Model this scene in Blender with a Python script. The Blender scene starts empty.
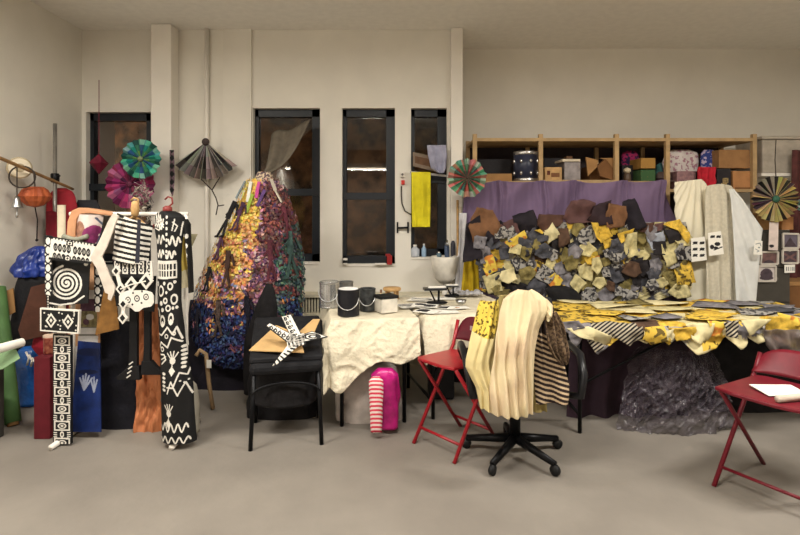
import bpy, bmesh, math, random
import numpy as np
from mathutils import Vector, Matrix, noise
random.seed(7)
C = bpy.context.scene.collection
PI = math.pi
F, HZ, CH = 520.0, 210.0, 1.5          # focal length (px), horizon row, eye height

def P(x, y, d):
    """the point at distance d that stands at photograph position x, y"""
    return Vector(((x - 400) * d / F, d, CH - (y - HZ) * d / F))
def X(x, d): return (x - 400) * d / F
def Z(y, d): return CH - (y - HZ) * d / F

# ------------------------------------------------------------------ materials
def lin(c):
    out = []
    for v in c:
        v /= 255.0
        out.append(v / 12.92 if v <= .04045 else ((v + .055) / 1.055) ** 2.4)
    return tuple(out) + (1.0,)
MATS = {}
def _new(name):
    m = bpy.data.materials.new(name); m.use_nodes = True
    nt = m.node_tree
    b = nt.nodes['Principled BSDF']
    return m, nt, b
def _bump(nt, b, vec, scale, strength, dist=.01):
    if strength <= 0: return
    n = nt.nodes.new('ShaderNodeTexNoise'); n.inputs['Scale'].default_value = scale; n.inputs['Detail'].default_value = 4
    nt.links.new(vec, n.inputs['Vector'])
    bp = nt.nodes.new('ShaderNodeBump'); bp.inputs['Strength'].default_value = strength; bp.inputs['Distance'].default_value = dist
    nt.links.new(n.outputs['Fac'], bp.inputs['Height']); nt.links.new(bp.outputs['Normal'], b.inputs['Normal'])
def mat(name, rgb, rough=.8, metal=0, var=.12, scale=14, bump=.15, bscale=60, spec=.3, rgb2=None, bdist=.01):
    if name in MATS: return MATS[name]
    m, nt, b = _new(name)
    tc = nt.nodes.new('ShaderNodeTexCoord')
    n = nt.nodes.new('ShaderNodeTexNoise'); n.inputs['Scale'].default_value = scale; n.inputs['Detail'].default_value = 5
    nt.links.new(tc.outputs['Object'], n.inputs['Vector'])
    r = nt.nodes.new('ShaderNodeValToRGB')
    c = lin(rgb)
    lo = lin(rgb2) if rgb2 else tuple(v * (1 - var) for v in c[:3]) + (1,)
    hi = c if rgb2 else tuple(min(1, v * (1 + var)) for v in c[:3]) + (1,)
    r.color_ramp.elements[0].position = .35; r.color_ramp.elements[0].color = lo
    r.color_ramp.elements[1].position = .65; r.color_ramp.elements[1].color = hi
    nt.links.new(n.outputs['Fac'], r.inputs['Fac']); nt.links.new(r.outputs['Color'], b.inputs['Base Color'])
    b.inputs['Roughness'].default_value = rough; b.inputs['Metallic'].default_value = metal
    b.inputs['Specular IOR Level'].default_value = spec
    _bump(nt, b, tc.outputs['Object'], bscale, bump, bdist)
    MATS[name] = m
    return m
def mat_print(name, base, ink, scale=30, thr=.55, rough=.85, kind='noise'):
    """fabric printed with blotches of a second colour"""
    if name in MATS: return MATS[name]
    m, nt, b = _new(name)
    tc = nt.nodes.new('ShaderNodeTexCoord')
    if kind == 'noise':
        n = nt.nodes.new('ShaderNodeTexNoise'); n.inputs['Detail'].default_value = 1.5; out = n.outputs['Fac']
    else:
        n = nt.nodes.new('ShaderNodeTexVoronoi'); out = n.outputs['Distance']
    n.inputs['Scale'].default_value = scale
    nt.links.new(tc.outputs['Object'], n.inputs['Vector'])
    r = nt.nodes.new('ShaderNodeValToRGB')
    r.color_ramp.elements[0].position = thr - .03; r.color_ramp.elements[1].position = thr + .03
    r.color_ramp.elements[0].color = lin(base if kind == 'noise' else ink); r.color_ramp.elements[1].color = lin(ink if kind == 'noise' else base)
    nt.links.new(out, r.inputs['Fac']); nt.links.new(r.outputs['Color'], b.inputs['Base Color'])
    b.inputs['Roughness'].default_value = rough; b.inputs['Specular IOR Level'].default_value = .2
    _bump(nt, b, tc.outputs['Object'], 40, .2)
    MATS[name] = m
    return m
def mat_stripe(name, c1, c2, scale=12, rot=(0, 0, 0), thr=.5, rough=.85):
    if name in MATS: return MATS[name]
    m, nt, b = _new(name)
    tc = nt.nodes.new('ShaderNodeTexCoord'); mp = nt.nodes.new('ShaderNodeMapping'); mp.inputs['Rotation'].default_value = rot
    w = nt.nodes.new('ShaderNodeTexWave'); w.inputs['Scale'].default_value = scale; w.inputs['Distortion'].default_value = .4
    w.bands_direction = 'Z'
    nt.links.new(tc.outputs['Object'], mp.inputs['Vector']); nt.links.new(mp.outputs['Vector'], w.inputs['Vector'])
    r = nt.nodes.new('ShaderNodeValToRGB')
    r.color_ramp.elements[0].position = thr - .05; r.color_ramp.elements[1].position = thr + .05
    r.color_ramp.elements[0].color = lin(c1); r.color_ramp.elements[1].color = lin(c2)
    nt.links.new(w.outputs['Fac'], r.inputs['Fac']); nt.links.new(r.outputs['Color'], b.inputs['Base Color'])
    b.inputs['Roughness'].default_value = rough; b.inputs['Specular IOR Level'].default_value = .2
    MATS[name] = m
    return m
def mat_col(name, rough=.75, spec=.3, bump=.2):
    """cloth or paper whose dye colour is stored per face"""
    if name in MATS: return MATS[name]
    m, nt, b = _new(name)
    a = nt.nodes.new('ShaderNodeVertexColor'); a.layer_name = 'Col'
    nt.links.new(a.outputs['Color'], b.inputs['Base Color'])
    tc = nt.nodes.new('ShaderNodeTexCoord')
    b.inputs['Roughness'].default_value = rough; b.inputs['Specular IOR Level'].default_value = spec
    _bump(nt, b, tc.outputs['Object'], 50, bump)
    MATS[name] = m
    return m
def mat_clear(name, tint, rough, mixf):
    """thin clear plastic: part see-through, part glossy film"""
    if name in MATS: return MATS[name]
    m, nt, b = _new(name)
    b.inputs['Base Color'].default_value = lin(tint); b.inputs['Roughness'].default_value = rough
    tc = nt.nodes.new('ShaderNodeTexCoord'); _bump(nt, b, tc.outputs['Object'], 14, .8, .03)
    t = nt.nodes.new('ShaderNodeBsdfTransparent'); mx = nt.nodes.new('ShaderNodeMixShader'); mx.inputs[0].default_value = mixf
    o = nt.nodes['Material Output']
    nt.links.new(b.outputs[0], mx.inputs[1]); nt.links.new(t.outputs[0], mx.inputs[2]); nt.links.new(mx.outputs[0], o.inputs['Surface'])
    MATS[name] = m
    return m
def mat_glass(name):
    m, nt, b = _new(name)
    b.inputs['Base Color'].default_value = (.8, .82, .85, 1); b.inputs['Roughness'].default_value = .015
    b.inputs['Transmission Weight'].default_value = 1; b.inputs['IOR'].default_value = 1.5
    MATS[name] = m
    return m
def mat_emit(name, rgb, s):
    m, nt, b = _new(name)
    b.inputs['Emission Color'].default_value = lin(rgb); b.inputs['Emission Strength'].default_value = s
    b.inputs['Base Color'].default_value = lin(rgb)
    MATS[name] = m
    return m

# ------------------------------------------------------------------ objects
ORG = {}
def thing(name, label, cat, loc, group=None, kind=None):
    o = bpy.data.objects.new(name, None); C.objects.link(o)
    o.empty_display_size = .05
    o.location = loc; ORG[o] = Vector(loc)
    if label: o['label'] = label
    if cat: o['category'] = cat
    if group: o['group'] = group
    if kind: o['kind'] = kind
    return o
def tag(o, label=None, cat=None, group=None, kind=None):
    if label: o['label'] = label
    if cat: o['category'] = cat
    if group: o['group'] = group
    if kind: o['kind'] = kind
    return o

class MB:
    def __init__(s): s.v = []; s.f = []; s.m = []; s.c = []
    def add(s, verts, faces, mi=0, col=None):
        n = len(s.v); s.v += [tuple(p) for p in verts]
        for k, f in enumerate(faces):
            s.f.append(tuple(i + n for i in f)); s.m.append(mi[k] if isinstance(mi, (list, tuple)) else mi)
            s.c.append(col[k] if isinstance(col, list) else col)
        return s
    def box(s, c, size, rz=0, mi=0, M=None, taper=1.0):
        hx, hy, hz = size[0] / 2, size[1] / 2, size[2] / 2
        M = M or Matrix.Rotation(rz, 3, 'Z'); c = Vector(c)
        vs = []
        for z in (-hz, hz):
            t = 1.0 if z < 0 else taper
            for x, y in ((-hx, -hy), (hx, -hy), (hx, hy), (-hx, hy)): vs.append(c + M @ Vector((x * t, y * t, z)))
        s.add(vs, [(3, 2, 1, 0), (4, 5, 6, 7), (0, 1, 5, 4), (1, 2, 6, 5), (2, 3, 7, 6), (3, 0, 4, 7)], mi); return s
    def span(s, a, b, mi=0):
        a, b = Vector(a), Vector(b); return s.box((a + b) / 2, [abs(q) for q in (b - a)], 0, mi)
    def bar(s, a, b, w, h=None, mi=0):
        a, b = Vector(a), Vector(b); h = h or w; ax = b - a; L = ax.length; ax.normalize()
        up = Vector((0, 0, 1)) if abs(ax.z) < .9 else Vector((0, 1, 0))
        sx = ax.cross(up).normalized(); sy = sx.cross(ax)
        M = Matrix((sx, sy, ax)).transposed(); return s.box((a + b) / 2, (w, h, L), 0, mi, M)
    def tube(s, pts, r, seg=8, mi=0, cap=True):
        pts = [Vector(p) for p in pts]; n = len(pts); vs = []
        rr = r if isinstance(r, (list, tuple)) else [r] * n
        pv = None
        for i, p in enumerate(pts):
            t = (pts[min(i + 1, n - 1)] - pts[max(i - 1, 0)]).normalized()
            if pv is None:
                up = Vector((0, 0, 1)) if abs(t.z) < .9 else Vector((0, 1, 0)); e = t.cross(up).normalized()
            else: e = (pv - t * pv.dot(t)).normalized()
            pv = e; g = t.cross(e)
            for k in range(seg):
                a = 2 * PI * k / seg; vs.append(p + (e * math.cos(a) + g * math.sin(a)) * rr[i])
        fs = [(i * seg + k, i * seg + (k + 1) % seg, (i + 1) * seg + (k + 1) % seg, (i + 1) * seg + k) for i in range(n - 1) for k in range(seg)]
        if cap: fs += [tuple(range(seg))[::-1], tuple(range((n - 1) * seg, n * seg))]
        s.add(vs, fs, mi); return s
    def lathe(s, prof, c, seg=24, mi=0, M=None, mis=None, sx=1, sy=1):
        c = Vector(c); vs = []; M = M or Matrix.Identity(3)
        for r, z in prof:
            for k in range(seg):
                a = 2 * PI * k / seg; vs.append(c + M @ Vector((r * math.cos(a) * sx, r * math.sin(a) * sy, z)))
        fs = []; ms = []
        for i in range(len(prof) - 1):
            for k in range(seg):
                fs.append((i * seg + k, i * seg + (k + 1) % seg, (i + 1) * seg + (k + 1) % seg, (i + 1) * seg + k)); ms.append(mis[i] if mis else mi)
        fs += [tuple(range(seg))[::-1], tuple(range((len(prof) - 1) * seg, len(prof) * seg))]; ms += [ms[0], ms[-1]]
        s.add(vs, fs, ms); return s
    def poly(s, pts, dvec, mi=0):
        """a flat outline given thickness along dvec"""
        n = len(pts); a = [Vector(p) for p in pts]; b = [p + Vector(dvec) for p in a]
        s.add(a + b, [tuple(range(n)), tuple(range(n, 2 * n))[::-1]] + [(i, n + i, n + (i + 1) % n, (i + 1) % n) for i in range(n)], mi); return s
    def grid(s, fn, nu, nv, mi=0, mf=None, cf=None, closed=False):
        vs = [fn(i / nu, j / nv) for j in range(nv + 1) for i in range(nu if closed else nu + 1)]
        w = nu if closed else nu + 1; fs = []; ms = []; cs = []
        for j in range(nv):
            for i in range(nu):
                i2 = (i + 1) % w
                fs.append((j * w + i, (j + 1) * w + i, (j + 1) * w + i2, j * w + i2))
                ms.append(mf((i + .5) / nu, (j + .5) / nv) if mf else mi); cs.append(cf((i + .5) / nu, (j + .5) / nv) if cf else None)
        s.add(vs, fs, ms, cs); return s
    def build(s, name, mats, parent=None, solid=0, smooth=False, off=-1, bevel=0, sub=0):
        if not isinstance(mats, (list, tuple)): mats = [mats]
        if parent is not None:
            root = parent
            while root.parent: root = root.parent
            O = ORG[root]
        else:
            A = np.array(s.v); O = Vector(((A[:, 0].min() + A[:, 0].max()) / 2, (A[:, 1].min() + A[:, 1].max()) / 2, A[:, 2].min()))
        me = bpy.data.meshes.new(name)
        me.from_pydata([(p[0] - O[0], p[1] - O[1], p[2] - O[2]) for p in s.v], [], s.f)
        for m in mats: me.materials.append(m)
        me.polygons.foreach_set('material_index', s.m)
        if any(c is not None for c in s.c):
            ca = me.color_attributes.new('Col', 'FLOAT_COLOR', 'CORNER'); arr = np.ones((len(me.loops), 4), dtype=np.float32); k = 0
            for f, c in zip(s.f, s.c):
                if c is not None: arr[k:k + len(f)] = c
                k += len(f)
            ca.data.foreach_set('color', arr.ravel())
        if smooth: me.polygons.foreach_set('use_smooth', [True] * len(me.polygons))
        me.update()
        o = bpy.data.objects.new(name, me); C.objects.link(o)
        if parent is not None: o.parent = parent
        else: o.location = O; ORG[o] = Vector(O)
        if bevel:
            b = o.modifiers.new('bevel', 'BEVEL'); b.width = bevel; b.segments = 2; b.limit_method = 'ANGLE'
        if sub:
            b = o.modifiers.new('subdivision', 'SUBSURF'); b.levels = sub; b.render_levels = sub
        if solid:
            b = o.modifiers.new('thickness', 'SOLIDIFY'); b.thickness = solid; b.offset = off
        return o
def structure(name, mb, mats, **k): return tag(mb.build(name, mats, **k), kind='structure')

class Pl:
    """a plane through the point seen at x, y, distance d, turned by yaw and leaning back by lean (radians)"""
    def __init__(s, x, y, d, yaw=0, lean=0):
        s.p = P(x, y, d); s.n = Matrix.Rotation(yaw, 3, 'Z') @ Matrix.Rotation(-lean, 3, 'X') @ Vector((0, -1, 0)); s.c = Vector((0, 0, CH))
        s.k = (s.p - s.c).dot(s.n)
    def __call__(s, x, y, off=0.0):
        r = Vector(((x - 400) / F, 1, -(y - HZ) / F)); return s.c + r * (s.k / r.dot(s.n)) + s.n * off
def flat(d): return Pl(400, 270, d)

# painted patterns: each primitive sets a material index where it covers the board
def paint(prims, xs, ys, base):
    out = np.full(xs.shape, base, dtype=int)
    for p in prims:
        k, v = p[0], p[-1]
        if k == 'C': msk = ((xs - p[1]) / p[3]) ** 2 + ((ys - p[2]) / p[4]) ** 2 <= 1
        elif k == 'R':
            q = np.sqrt(((xs - p[1]) / p[3]) ** 2 + ((ys - p[2]) / p[4]) ** 2); w = p[5] / min(p[3], p[4]); msk = (q <= 1) & (q >= 1 - w)
        elif k == 'D': msk = np.abs(xs - p[1]) / p[3] + np.abs(ys - p[2]) / p[4] <= 1
        elif k == 'S':
            msk = np.zeros(xs.shape, bool); w = p[2] / 2
            for (ax, ay), (bx, by) in zip(p[1][:-1], p[1][1:]):
                dx, dy = bx - ax, by - ay; L = dx * dx + dy * dy or 1e-9
                t = np.clip(((xs - ax) * dx + (ys - ay) * dy) / L, 0, 1)
                msk |= (xs - ax - t * dx) ** 2 + (ys - ay - t * dy) ** 2 <= w * w
        elif k == 'G':
            msk = np.zeros(xs.shape, bool); q = p[1]; j = len(q) - 1
            for i in range(len(q)):
                (xi, yi), (xj, yj) = q[i], q[j]
                if yi != yj: msk ^= ((yi > ys) != (yj > ys)) & (xs < (xj - xi) * (ys - yi) / (yj - yi) + xi)
                j = i
        out[msk] = v
    return out
def rowmap(rows):
    ys = [r[0] for r in rows]; ls = [r[1] for r in rows]; rs = [r[2] for r in rows]
    def f(u, v):
        y = ys[0] + (ys[-1] - ys[0]) * v; a = np.interp(y, ys, ls); b = np.interp(y, ys, rs); return a + (b - a) * u, y
    return f
def quadmap(q):
    (ax, ay), (bx, by), (cx, cy), (dx, dy) = q       # TL TR BR BL
    def f(u, v):
        return ((ax * (1 - u) + bx * u) * (1 - v) + (dx * (1 - u) + cx * u) * v, (ay * (1 - u) + by * u) * (1 - v) + (dy * (1 - u) + cy * u) * v)
    return f
def panel(name, shape, pl, mats, pat=(), base=0, cell=.5, off=None, thick=.006, parent=None, smooth=False, jag=None):
    """a board or a hanging cloth: shape is four corners or rows (y, left, right); off(u, v, x, y) swells it towards the room"""
    fm = quadmap(shape) if len(shape[0]) == 2 else rowmap(shape)
    if not isinstance(pl, Pl): pl = flat(pl)
    if len(shape[0]) == 2:
        W = max(math.dist(shape[0], shape[1]), math.dist(shape[3], shape[2])); H = max(math.dist(shape[0], shape[3]), math.dist(shape[1], shape[2]))
    else: W = max(r[2] - r[1] for r in shape); H = shape[-1][0] - shape[0][0]
    nu, nv = max(2, int(W / cell)), max(2, int(H / cell))
    uu, vv = np.meshgrid((np.arange(nu) + .5) / nu, (np.arange(nv) + .5) / nv)
    xs = np.zeros(uu.shape); ys = np.zeros(uu.shape)
    for j in range(nv):
        for i in range(nu): xs[j, i], ys[j, i] = fm(uu[j, i], vv[j, i])
    pm = paint(pat, xs, ys, base)
    b = MB()
    def fn(u, v):
        x, y = fm(u, v)
        if jag: y += jag(u, v)
        return pl(x, y, off(u, v, x, y) if off else 0)
    b.grid(fn, nu, nv, mf=lambda u, v: int(pm[min(nv - 1, int(v * nv)), min(nu - 1, int(u * nu))]))
    return b.build(name, mats, parent, solid=thick, smooth=smooth)
def ns(x, y, z=0): return noise.noise(Vector((x, y, z)))
def folds(amp, n, seed=0, sag=.0):
    def f(u, v, x, y): return amp * (math.sin(u * n * 2 * PI + 2.2 * ns(u * 3, v * 2, seed)) * (.35 + .65 * v) + .8 * ns(u * n * 1.3, v * 3, seed + 5))
    return f
def rowtube(b, rows, d, ratio=.7, nu=40, nv=40, rip=0, nr=7, mi=0, seed=0, closed=True):
    """a closed skin around a vertical axis whose outline is rows (y, left, right)"""
    fm = rowmap(rows)
    def fn(u, v):
        x0, y = fm(0, v); x1, _ = fm(1, v); cx = (x0 + x1) / 2; hw = (x1 - x0) / 2 * d / F; a = -2 * PI * u
        k = 1 + rip * (math.sin(nr * a + 3 * ns(v * 2, seed)) * .5 + ns(math.cos(a) * 2, math.sin(a) * 2 + seed, v * 5))
        return Vector((X(cx, d) + hw * k * math.cos(a), d + hw * k * ratio * math.sin(a), Z(y, d)))
    b.grid(fn, nu, nv, mi, closed=True)
    n0 = len(b.v) - nu * (nv + 1)
    b.f += [tuple(range(n0, n0 + nu)), tuple(range(n0 + nu * nv, n0 + nu * (nv + 1)))[::-1]]; b.m += [mi, mi]; b.c += [None, None]
    return b

# ------------------------------------------------------------------ common materials
white_wall = mat('white_wall_paint', (224, 219, 208), .7, var=.03, scale=3, bump=.06, bscale=90)
white_trim = mat('white_gloss_paint', (228, 222, 212), .45, var=.03, scale=4, bump=.03)
ceil_m = mat('ceiling_paint', (236, 232, 224), .9, var=.03, bump=.05)
frame_m = mat('dark_window_frame', (30, 34, 40), .4, var=.1, bump=.03)
black_paint = mat('black_paint', (18, 18, 19), .6, var=.2, bump=.08)
white_paint = mat('white_brush_paint', (218, 213, 203), .65, var=.08, bump=.12)
black_metal = mat('black_metal', (22, 22, 24), .4, .6, bump=.03)
steel = mat('bare_steel', (176, 176, 176), .28, 1, var=.12, bump=.03)
card = mat('brown_cardboard', (158, 118, 74), .85, var=.12, scale=9, bump=.08)
card_d = mat('dark_cardboard', (120, 82, 48), .85, var=.14, scale=9, bump=.08)
wood_l = mat('pale_wood', (186, 148, 98), .6, var=.16, scale=22, bump=.08)
wood_d = mat('brown_wood', (96, 66, 42), .6, var=.2, scale=18, bump=.08)
paper_w = mat('white_paper', (228, 224, 214), .8, var=.03, bump=.05)
ink = mat('printed_ink', (40, 38, 40), .8, var=.15, bump=0)
BW = [black_paint, white_paint]
# ================================================================== THE ROOM
WY, RY = 5.2, 5.8            # window wall, recessed wall behind the shelves
XL, XR, XJ, CZ, YB = -3.18, 4.75, .62, 3.3, -5.0
floor_m = mat('worn_concrete_floor', (134, 127, 118), .6, scale=2.2, bump=.12, bscale=30, rgb2=(122, 115, 107))
b = MB(); b.span((XL - .2, YB - .2, -.1), (XR + .2, RY + .3, 0)); structure('floor', b, floor_m)
b = MB(); b.span((XL - .2, YB - .2, CZ), (XR + .2, RY + .3, CZ + .1)); structure('ceiling', b, ceil_m)
b = MB(); b.span((XL - .2, YB - .2, 0), (XL, RY, CZ)); structure('wall_left', b, white_wall)
b = MB(); b.span((XR, YB - .2, 0), (XR + .2, RY + .3, CZ)); structure('wall_right', b, white_wall)
b = MB(); b.span((XL, YB - .2, 0), (XR, YB, CZ)); structure('wall_front', b, mat('dim_warm_wall', (150, 128, 108), .8))
def wx(x): return X(x, WY)
def wz(y): return Z(y, WY)
WIN = [(86, 152, 112, 262, 187, 'left'), (253, 320, 108, 262, 192, 'b'), (342, 395, 108, 264, 196, 'c'), (411, 447, 108, 257, 179, 'd')]
b = MB(); cur = XL; TH = .26
for x0, x1, yt, yb, ym, k in WIN:
    b.span((cur, WY, 0), (wx(x0), WY + TH, CZ)); b.span((wx(x0), WY, 0), (wx(x1), WY + TH, wz(yb))); b.span((wx(x0), WY, wz(yt)), (wx(x1), WY + TH, CZ)); cur = wx(x1)
b.span((cur, WY, 0), (XJ, RY, CZ))
structure('wall_back', b, white_wall)
b = MB(); b.span((XJ, RY, 0), (XR, RY + .2, CZ)); structure('wall_recess', b, white_wall)
glass = mat_glass('window_glass')
for i, (x0, x1, yt, yb, ym, k) in enumerate(WIN):
    a, c, zb, zt, zm = wx(x0), wx(x1), wz(yb), wz(yt), wz(ym)
    t = thing('window_%d' % (i + 1), None, None, ((a + c) / 2, WY + .1, zb), kind='structure')
    fw = .075
    f = MB(); y0, y1 = WY + .07, WY + .15
    f.span((a, y0, zb), (a + fw * .5, y1, zt)); f.span((c - fw * 1.2, y0, zb), (c, y1, zt))
    f.span((a, y0, zb), (c, y1, zb + fw)); f.span((a, y0, zt - fw), (c, y1, zt)); f.span((a, y0 - .02, zm - .035), (c, y1, zm + .035))
    f.build('window_frame', frame_m, t)
    g = MB(); g.span((a + .03, WY + .1, zb + .04), (c - .04, WY + .106, zm)); g.build('lower_pane', glass, t)
    g = MB(); g.span((a + .03, WY + .118, zm), (c - .04, WY + .124, zt - .04)); g.build('upper_pane', glass, t)
    s = MB(); s.span((a + .002, WY - .012, zb - .022), (c - .002, WY + .07, zb - .001)); s.build('sill', white_trim if i > 0 else frame_m, t)
b = MB(); b.span((X(152, 5.05), 5.02, 0), (X(172.5, 5.05), WY, CZ)); structure('trim_1', b, white_trim, bevel=.01)
b = MB(); b.span((wx(224), WY - .03, 0), (wx(252), WY, CZ)); structure('trim_2', b, white_wall)
b = MB(); b.span((wx(450), WY - .07, 0), (XJ, WY, CZ)); structure('trim_3', b, white_trim, bevel=.008)
b = MB(); b.span((XL, 3.2, 0), (XL + .015, WY, .12)); structure('baseboard_left', b, white_trim)

# pipes on the window wall
b = MB(); b.tube([(wx(208), WY - .035, 0), (wx(208), WY - .035, CZ)], .022, 10)
tag(b.build('wall_pipe', white_trim, smooth=True), 'thin white vertical pipe running up the wall behind the zebra paper fan', 'pipe')
# convector along the wall under the windows
t = thing('convector_heater', 'long beige grilled convector heater along the wall under the windows', 'heater', (X(360, 5.1), 5.1, 0))
hx0, hx1 = X(284, 5.1), X(447, 5.1); beige = mat('beige_enamel', (196, 188, 164), .5, bump=.04)
b = MB(); b.span((hx0, 5.02, .1), (hx1, WY - .004, .50)); b.build('casing', beige, t, bevel=.006)
b = MB(); b.span((hx0 - .01, 5.0, .655), (hx1 + .01, WY - .004, .685)); b.build('top_ledge', beige, t, bevel=.004)
b = MB()
for k in range(int((hx1 - hx0) / .028)): b.span((hx0 + k * .028, 5.03, .5), (hx0 + k * .028 + .014, 5.05, .655))
b.span((hx0, 5.12, .5), (hx1, WY - .004, .655), 1); b.build('grille', [beige, mat('grille_gap', (98, 94, 84), .8)], t)
b = MB(); b.span((hx0, 5.03, 0), (hx1, WY - .004, .1)); b.build('plinth', beige, t)

# ceiling lamps, the lights of the room
tube_m = mat_emit('fluorescent_tube', (255, 240, 214), 9)
k = 0
names = ['ceiling lamp above the open floor on the window side', 'ceiling lamp over the left of the open floor', 'ceiling lamp over the right of the open floor', 'pendant lamp hung low at the back of the room', 'pendant lamp hung low in the back left corner']
for lx, ly, pw in ((-.1, 1.5, 40), (-2.3, 1.9, 40), (2.6, 1.9, 52), (-.9, -3.7, 30), (-2.5, -3.4, 30)):
    CZL = CZ if ly > 0 else 2.78
    t = thing('ceiling_light', 'white fluorescent ' + names[k], 'ceiling light', (lx, ly, CZL - .16), 'fluorescent ceiling lights')
    b = MB(); b.span((lx - .62, ly - .12, CZL - .12), (lx + .62, ly + .12, CZL)); b.build('housing', white_trim, t, bevel=.01)
    for q in (-.06, .06):
        b = MB(); b.tube([(lx - .58, ly + q, CZL - .14), (lx + .58, ly + q, CZL - .14)], .016, 10); b.build('tube', tube_m, t, smooth=True)
    if ly < 0:
        for q in (-.4, .4): b = MB(); b.tube([(lx + q, ly, CZL), (lx + q, ly, CZ)], .008, 6); b.build('drop_rod', black_metal, t)
    L = bpy.data.lights.new('lamp_light', 'AREA'); L.shape = 'RECTANGLE'; L.size = 1.2; L.size_y = .22; L.energy = pw * 2.0; L.color = (1, .96, .885)
    lo = bpy.data.objects.new('lamp_light', L); C.objects.link(lo); lo.parent = t; lo.location = (0, 0, -.012)
    k += 1
w = bpy.data.worlds.new('night'); bpy.context.scene.world = w; w.use_nodes = True
w.node_tree.nodes['Background'].inputs[0].default_value = (.05, .035, .025, 1); w.node_tree.nodes['Background'].inputs[1].default_value = .35
cd = bpy.data.cameras.new('camera'); cam = bpy.data.objects.new('camera', cd); C.objects.link(cam)
cam.location = (0, 0, CH); cam.rotation_euler = (PI / 2, 0, 0); cd.sensor_width = 36; cd.lens = F / 800 * 36; cd.shift_y = -(267.5 - HZ) / 800; cd.clip_start = .05
bpy.context.scene.camera = cam
vs = bpy.context.scene.view_settings; vs.view_transform = 'Standard'; vs.look = 'None'; vs.gamma = 1; vs.exposure = 0.18; vs.use_curve_mapping = False
bpy.context.scene.cycles.use_denoising = True

# wall added outside; its brown mottling imitates room reflections in the windows
refl_wall_m, nt, bb = _new('reflection_tones'); MATS['reflection_tones'] = refl_wall_m
tcn = nt.nodes.new('ShaderNodeTexCoord'); mp = nt.nodes.new('ShaderNodeMapping'); mp.inputs['Rotation'].default_value = (PI / 2, 0, 0)
bt = nt.nodes.new('ShaderNodeTexNoise'); bt.inputs['Scale'].default_value = 3.5; bt.inputs['Detail'].default_value = 6
rp = nt.nodes.new('ShaderNodeValToRGB'); rp.color_ramp.elements[0].position = .4; rp.color_ramp.elements[1].position = .62
rp.color_ramp.elements[0].color = lin((60, 52, 44)); rp.color_ramp.elements[1].color = lin((176, 132, 92))  # dark and warm brown patches stand in for reflections in the glass
nt.links.new(tcn.outputs['Object'], mp.inputs['Vector']); nt.links.new(mp.outputs['Vector'], bt.inputs['Vector']); nt.links.new(bt.outputs['Fac'], rp.inputs['Fac']); nt.links.new(rp.outputs['Color'], bb.inputs['Base Color'])
b = MB(); b.span((-6, 7.2, 0), (.6, 7.4, 3.2)); structure('reflection_wall', b, refl_wall_m)
b = MB(); b.span((-6, 5.5, -.1), (.6, 7.2, 0)); structure('ground_outside', b, mat('yard_ground', (60, 56, 52), .9))
t = thing('added_lamp', 'small added lamp lighting the reflection wall beyond the first window', 'lamp', (-4.75, 7.2, 1.9))  # lamp added to warm the wall that imitates reflections
b = MB(); b.span((-4.83, 7.14, 1.9), (-4.67, 7.2, 2.0)); b.build('lamp_body', black_metal, t)
b = MB(); b.lathe([(.05, 0), (.06, .05), (.03, .1)], (-4.75, 7.1, 1.8), 14); b.build('lamp_globe', mat_emit('added_lamp_glow', (255, 190, 120), 6), t, smooth=True)
L = bpy.data.lights.new('added_light', 'POINT'); L.energy = 75; L.color = (1, .72, .45); L.shadow_soft_size = .06
lo = bpy.data.objects.new('added_light', L); C.objects.link(lo); lo.parent = t; lo.location = (0, -.35, -.05)
# ================================================================== LEFT WALL AND CORNER
dn, dk = mat('dark_hub', (30, 24, 24)), mat('hanging_cord', (60, 52, 46))
def lw(y, z): return Vector((XL + .05, y, z))
# bamboo rod on a stand, with the things that hang from it
def rodp(x):      # the rod runs along the left wall
    d0, d1 = 3.85, 4.615; t = (x - 0) / 68.0
    return P(x, 158 + (187 - 158) * t, d0 + (d1 - d0) * t)
b = MB(); b.tube([rodp(-12) + (rodp(73) - rodp(-12)) * (i / 9) for i in range(10)], [.014, .013, .014, .013, .0135, .0125, .013, .012, .0125, .011], 10)
tag(b.build('bamboo_rod', mat('bamboo', (150, 116, 76), .5, var=.2, scale=12), smooth=True), 'long bamboo rod sloping down along the left wall', 'rod')
d = 4.51
t = thing('pole_stand', 'thin grey metal pole stand holding up the bamboo rod', 'stand', (X(55, d), d, 0))
grey_m = mat('grey_tube', (150, 146, 140), .35, .7, bump=.02)
b = MB(); b.tube([(X(55, d), d, .02), (X(55, d), d, 2.25)], .016, 12); b.build('pole', grey_m, t, smooth=True)
b = MB(); b.lathe([(.06, 0), (.06, .015), (.03, .03), (.018, .06)], (X(55, d), d, 0), 24); b.build('base', black_metal, t, smooth=True)
b = MB(); b.lathe([(.028, -.04), (.034, -.03), (.034, .03), (.028, .04)], (X(55, d), d, Z(178, d)), 16); b.tube([(X(55, d), d, Z(178, d)), (X(55, d) + .06, d - .03, Z(176, d))], .008); b.build('clamp', black_metal, t, smooth=True)
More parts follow.
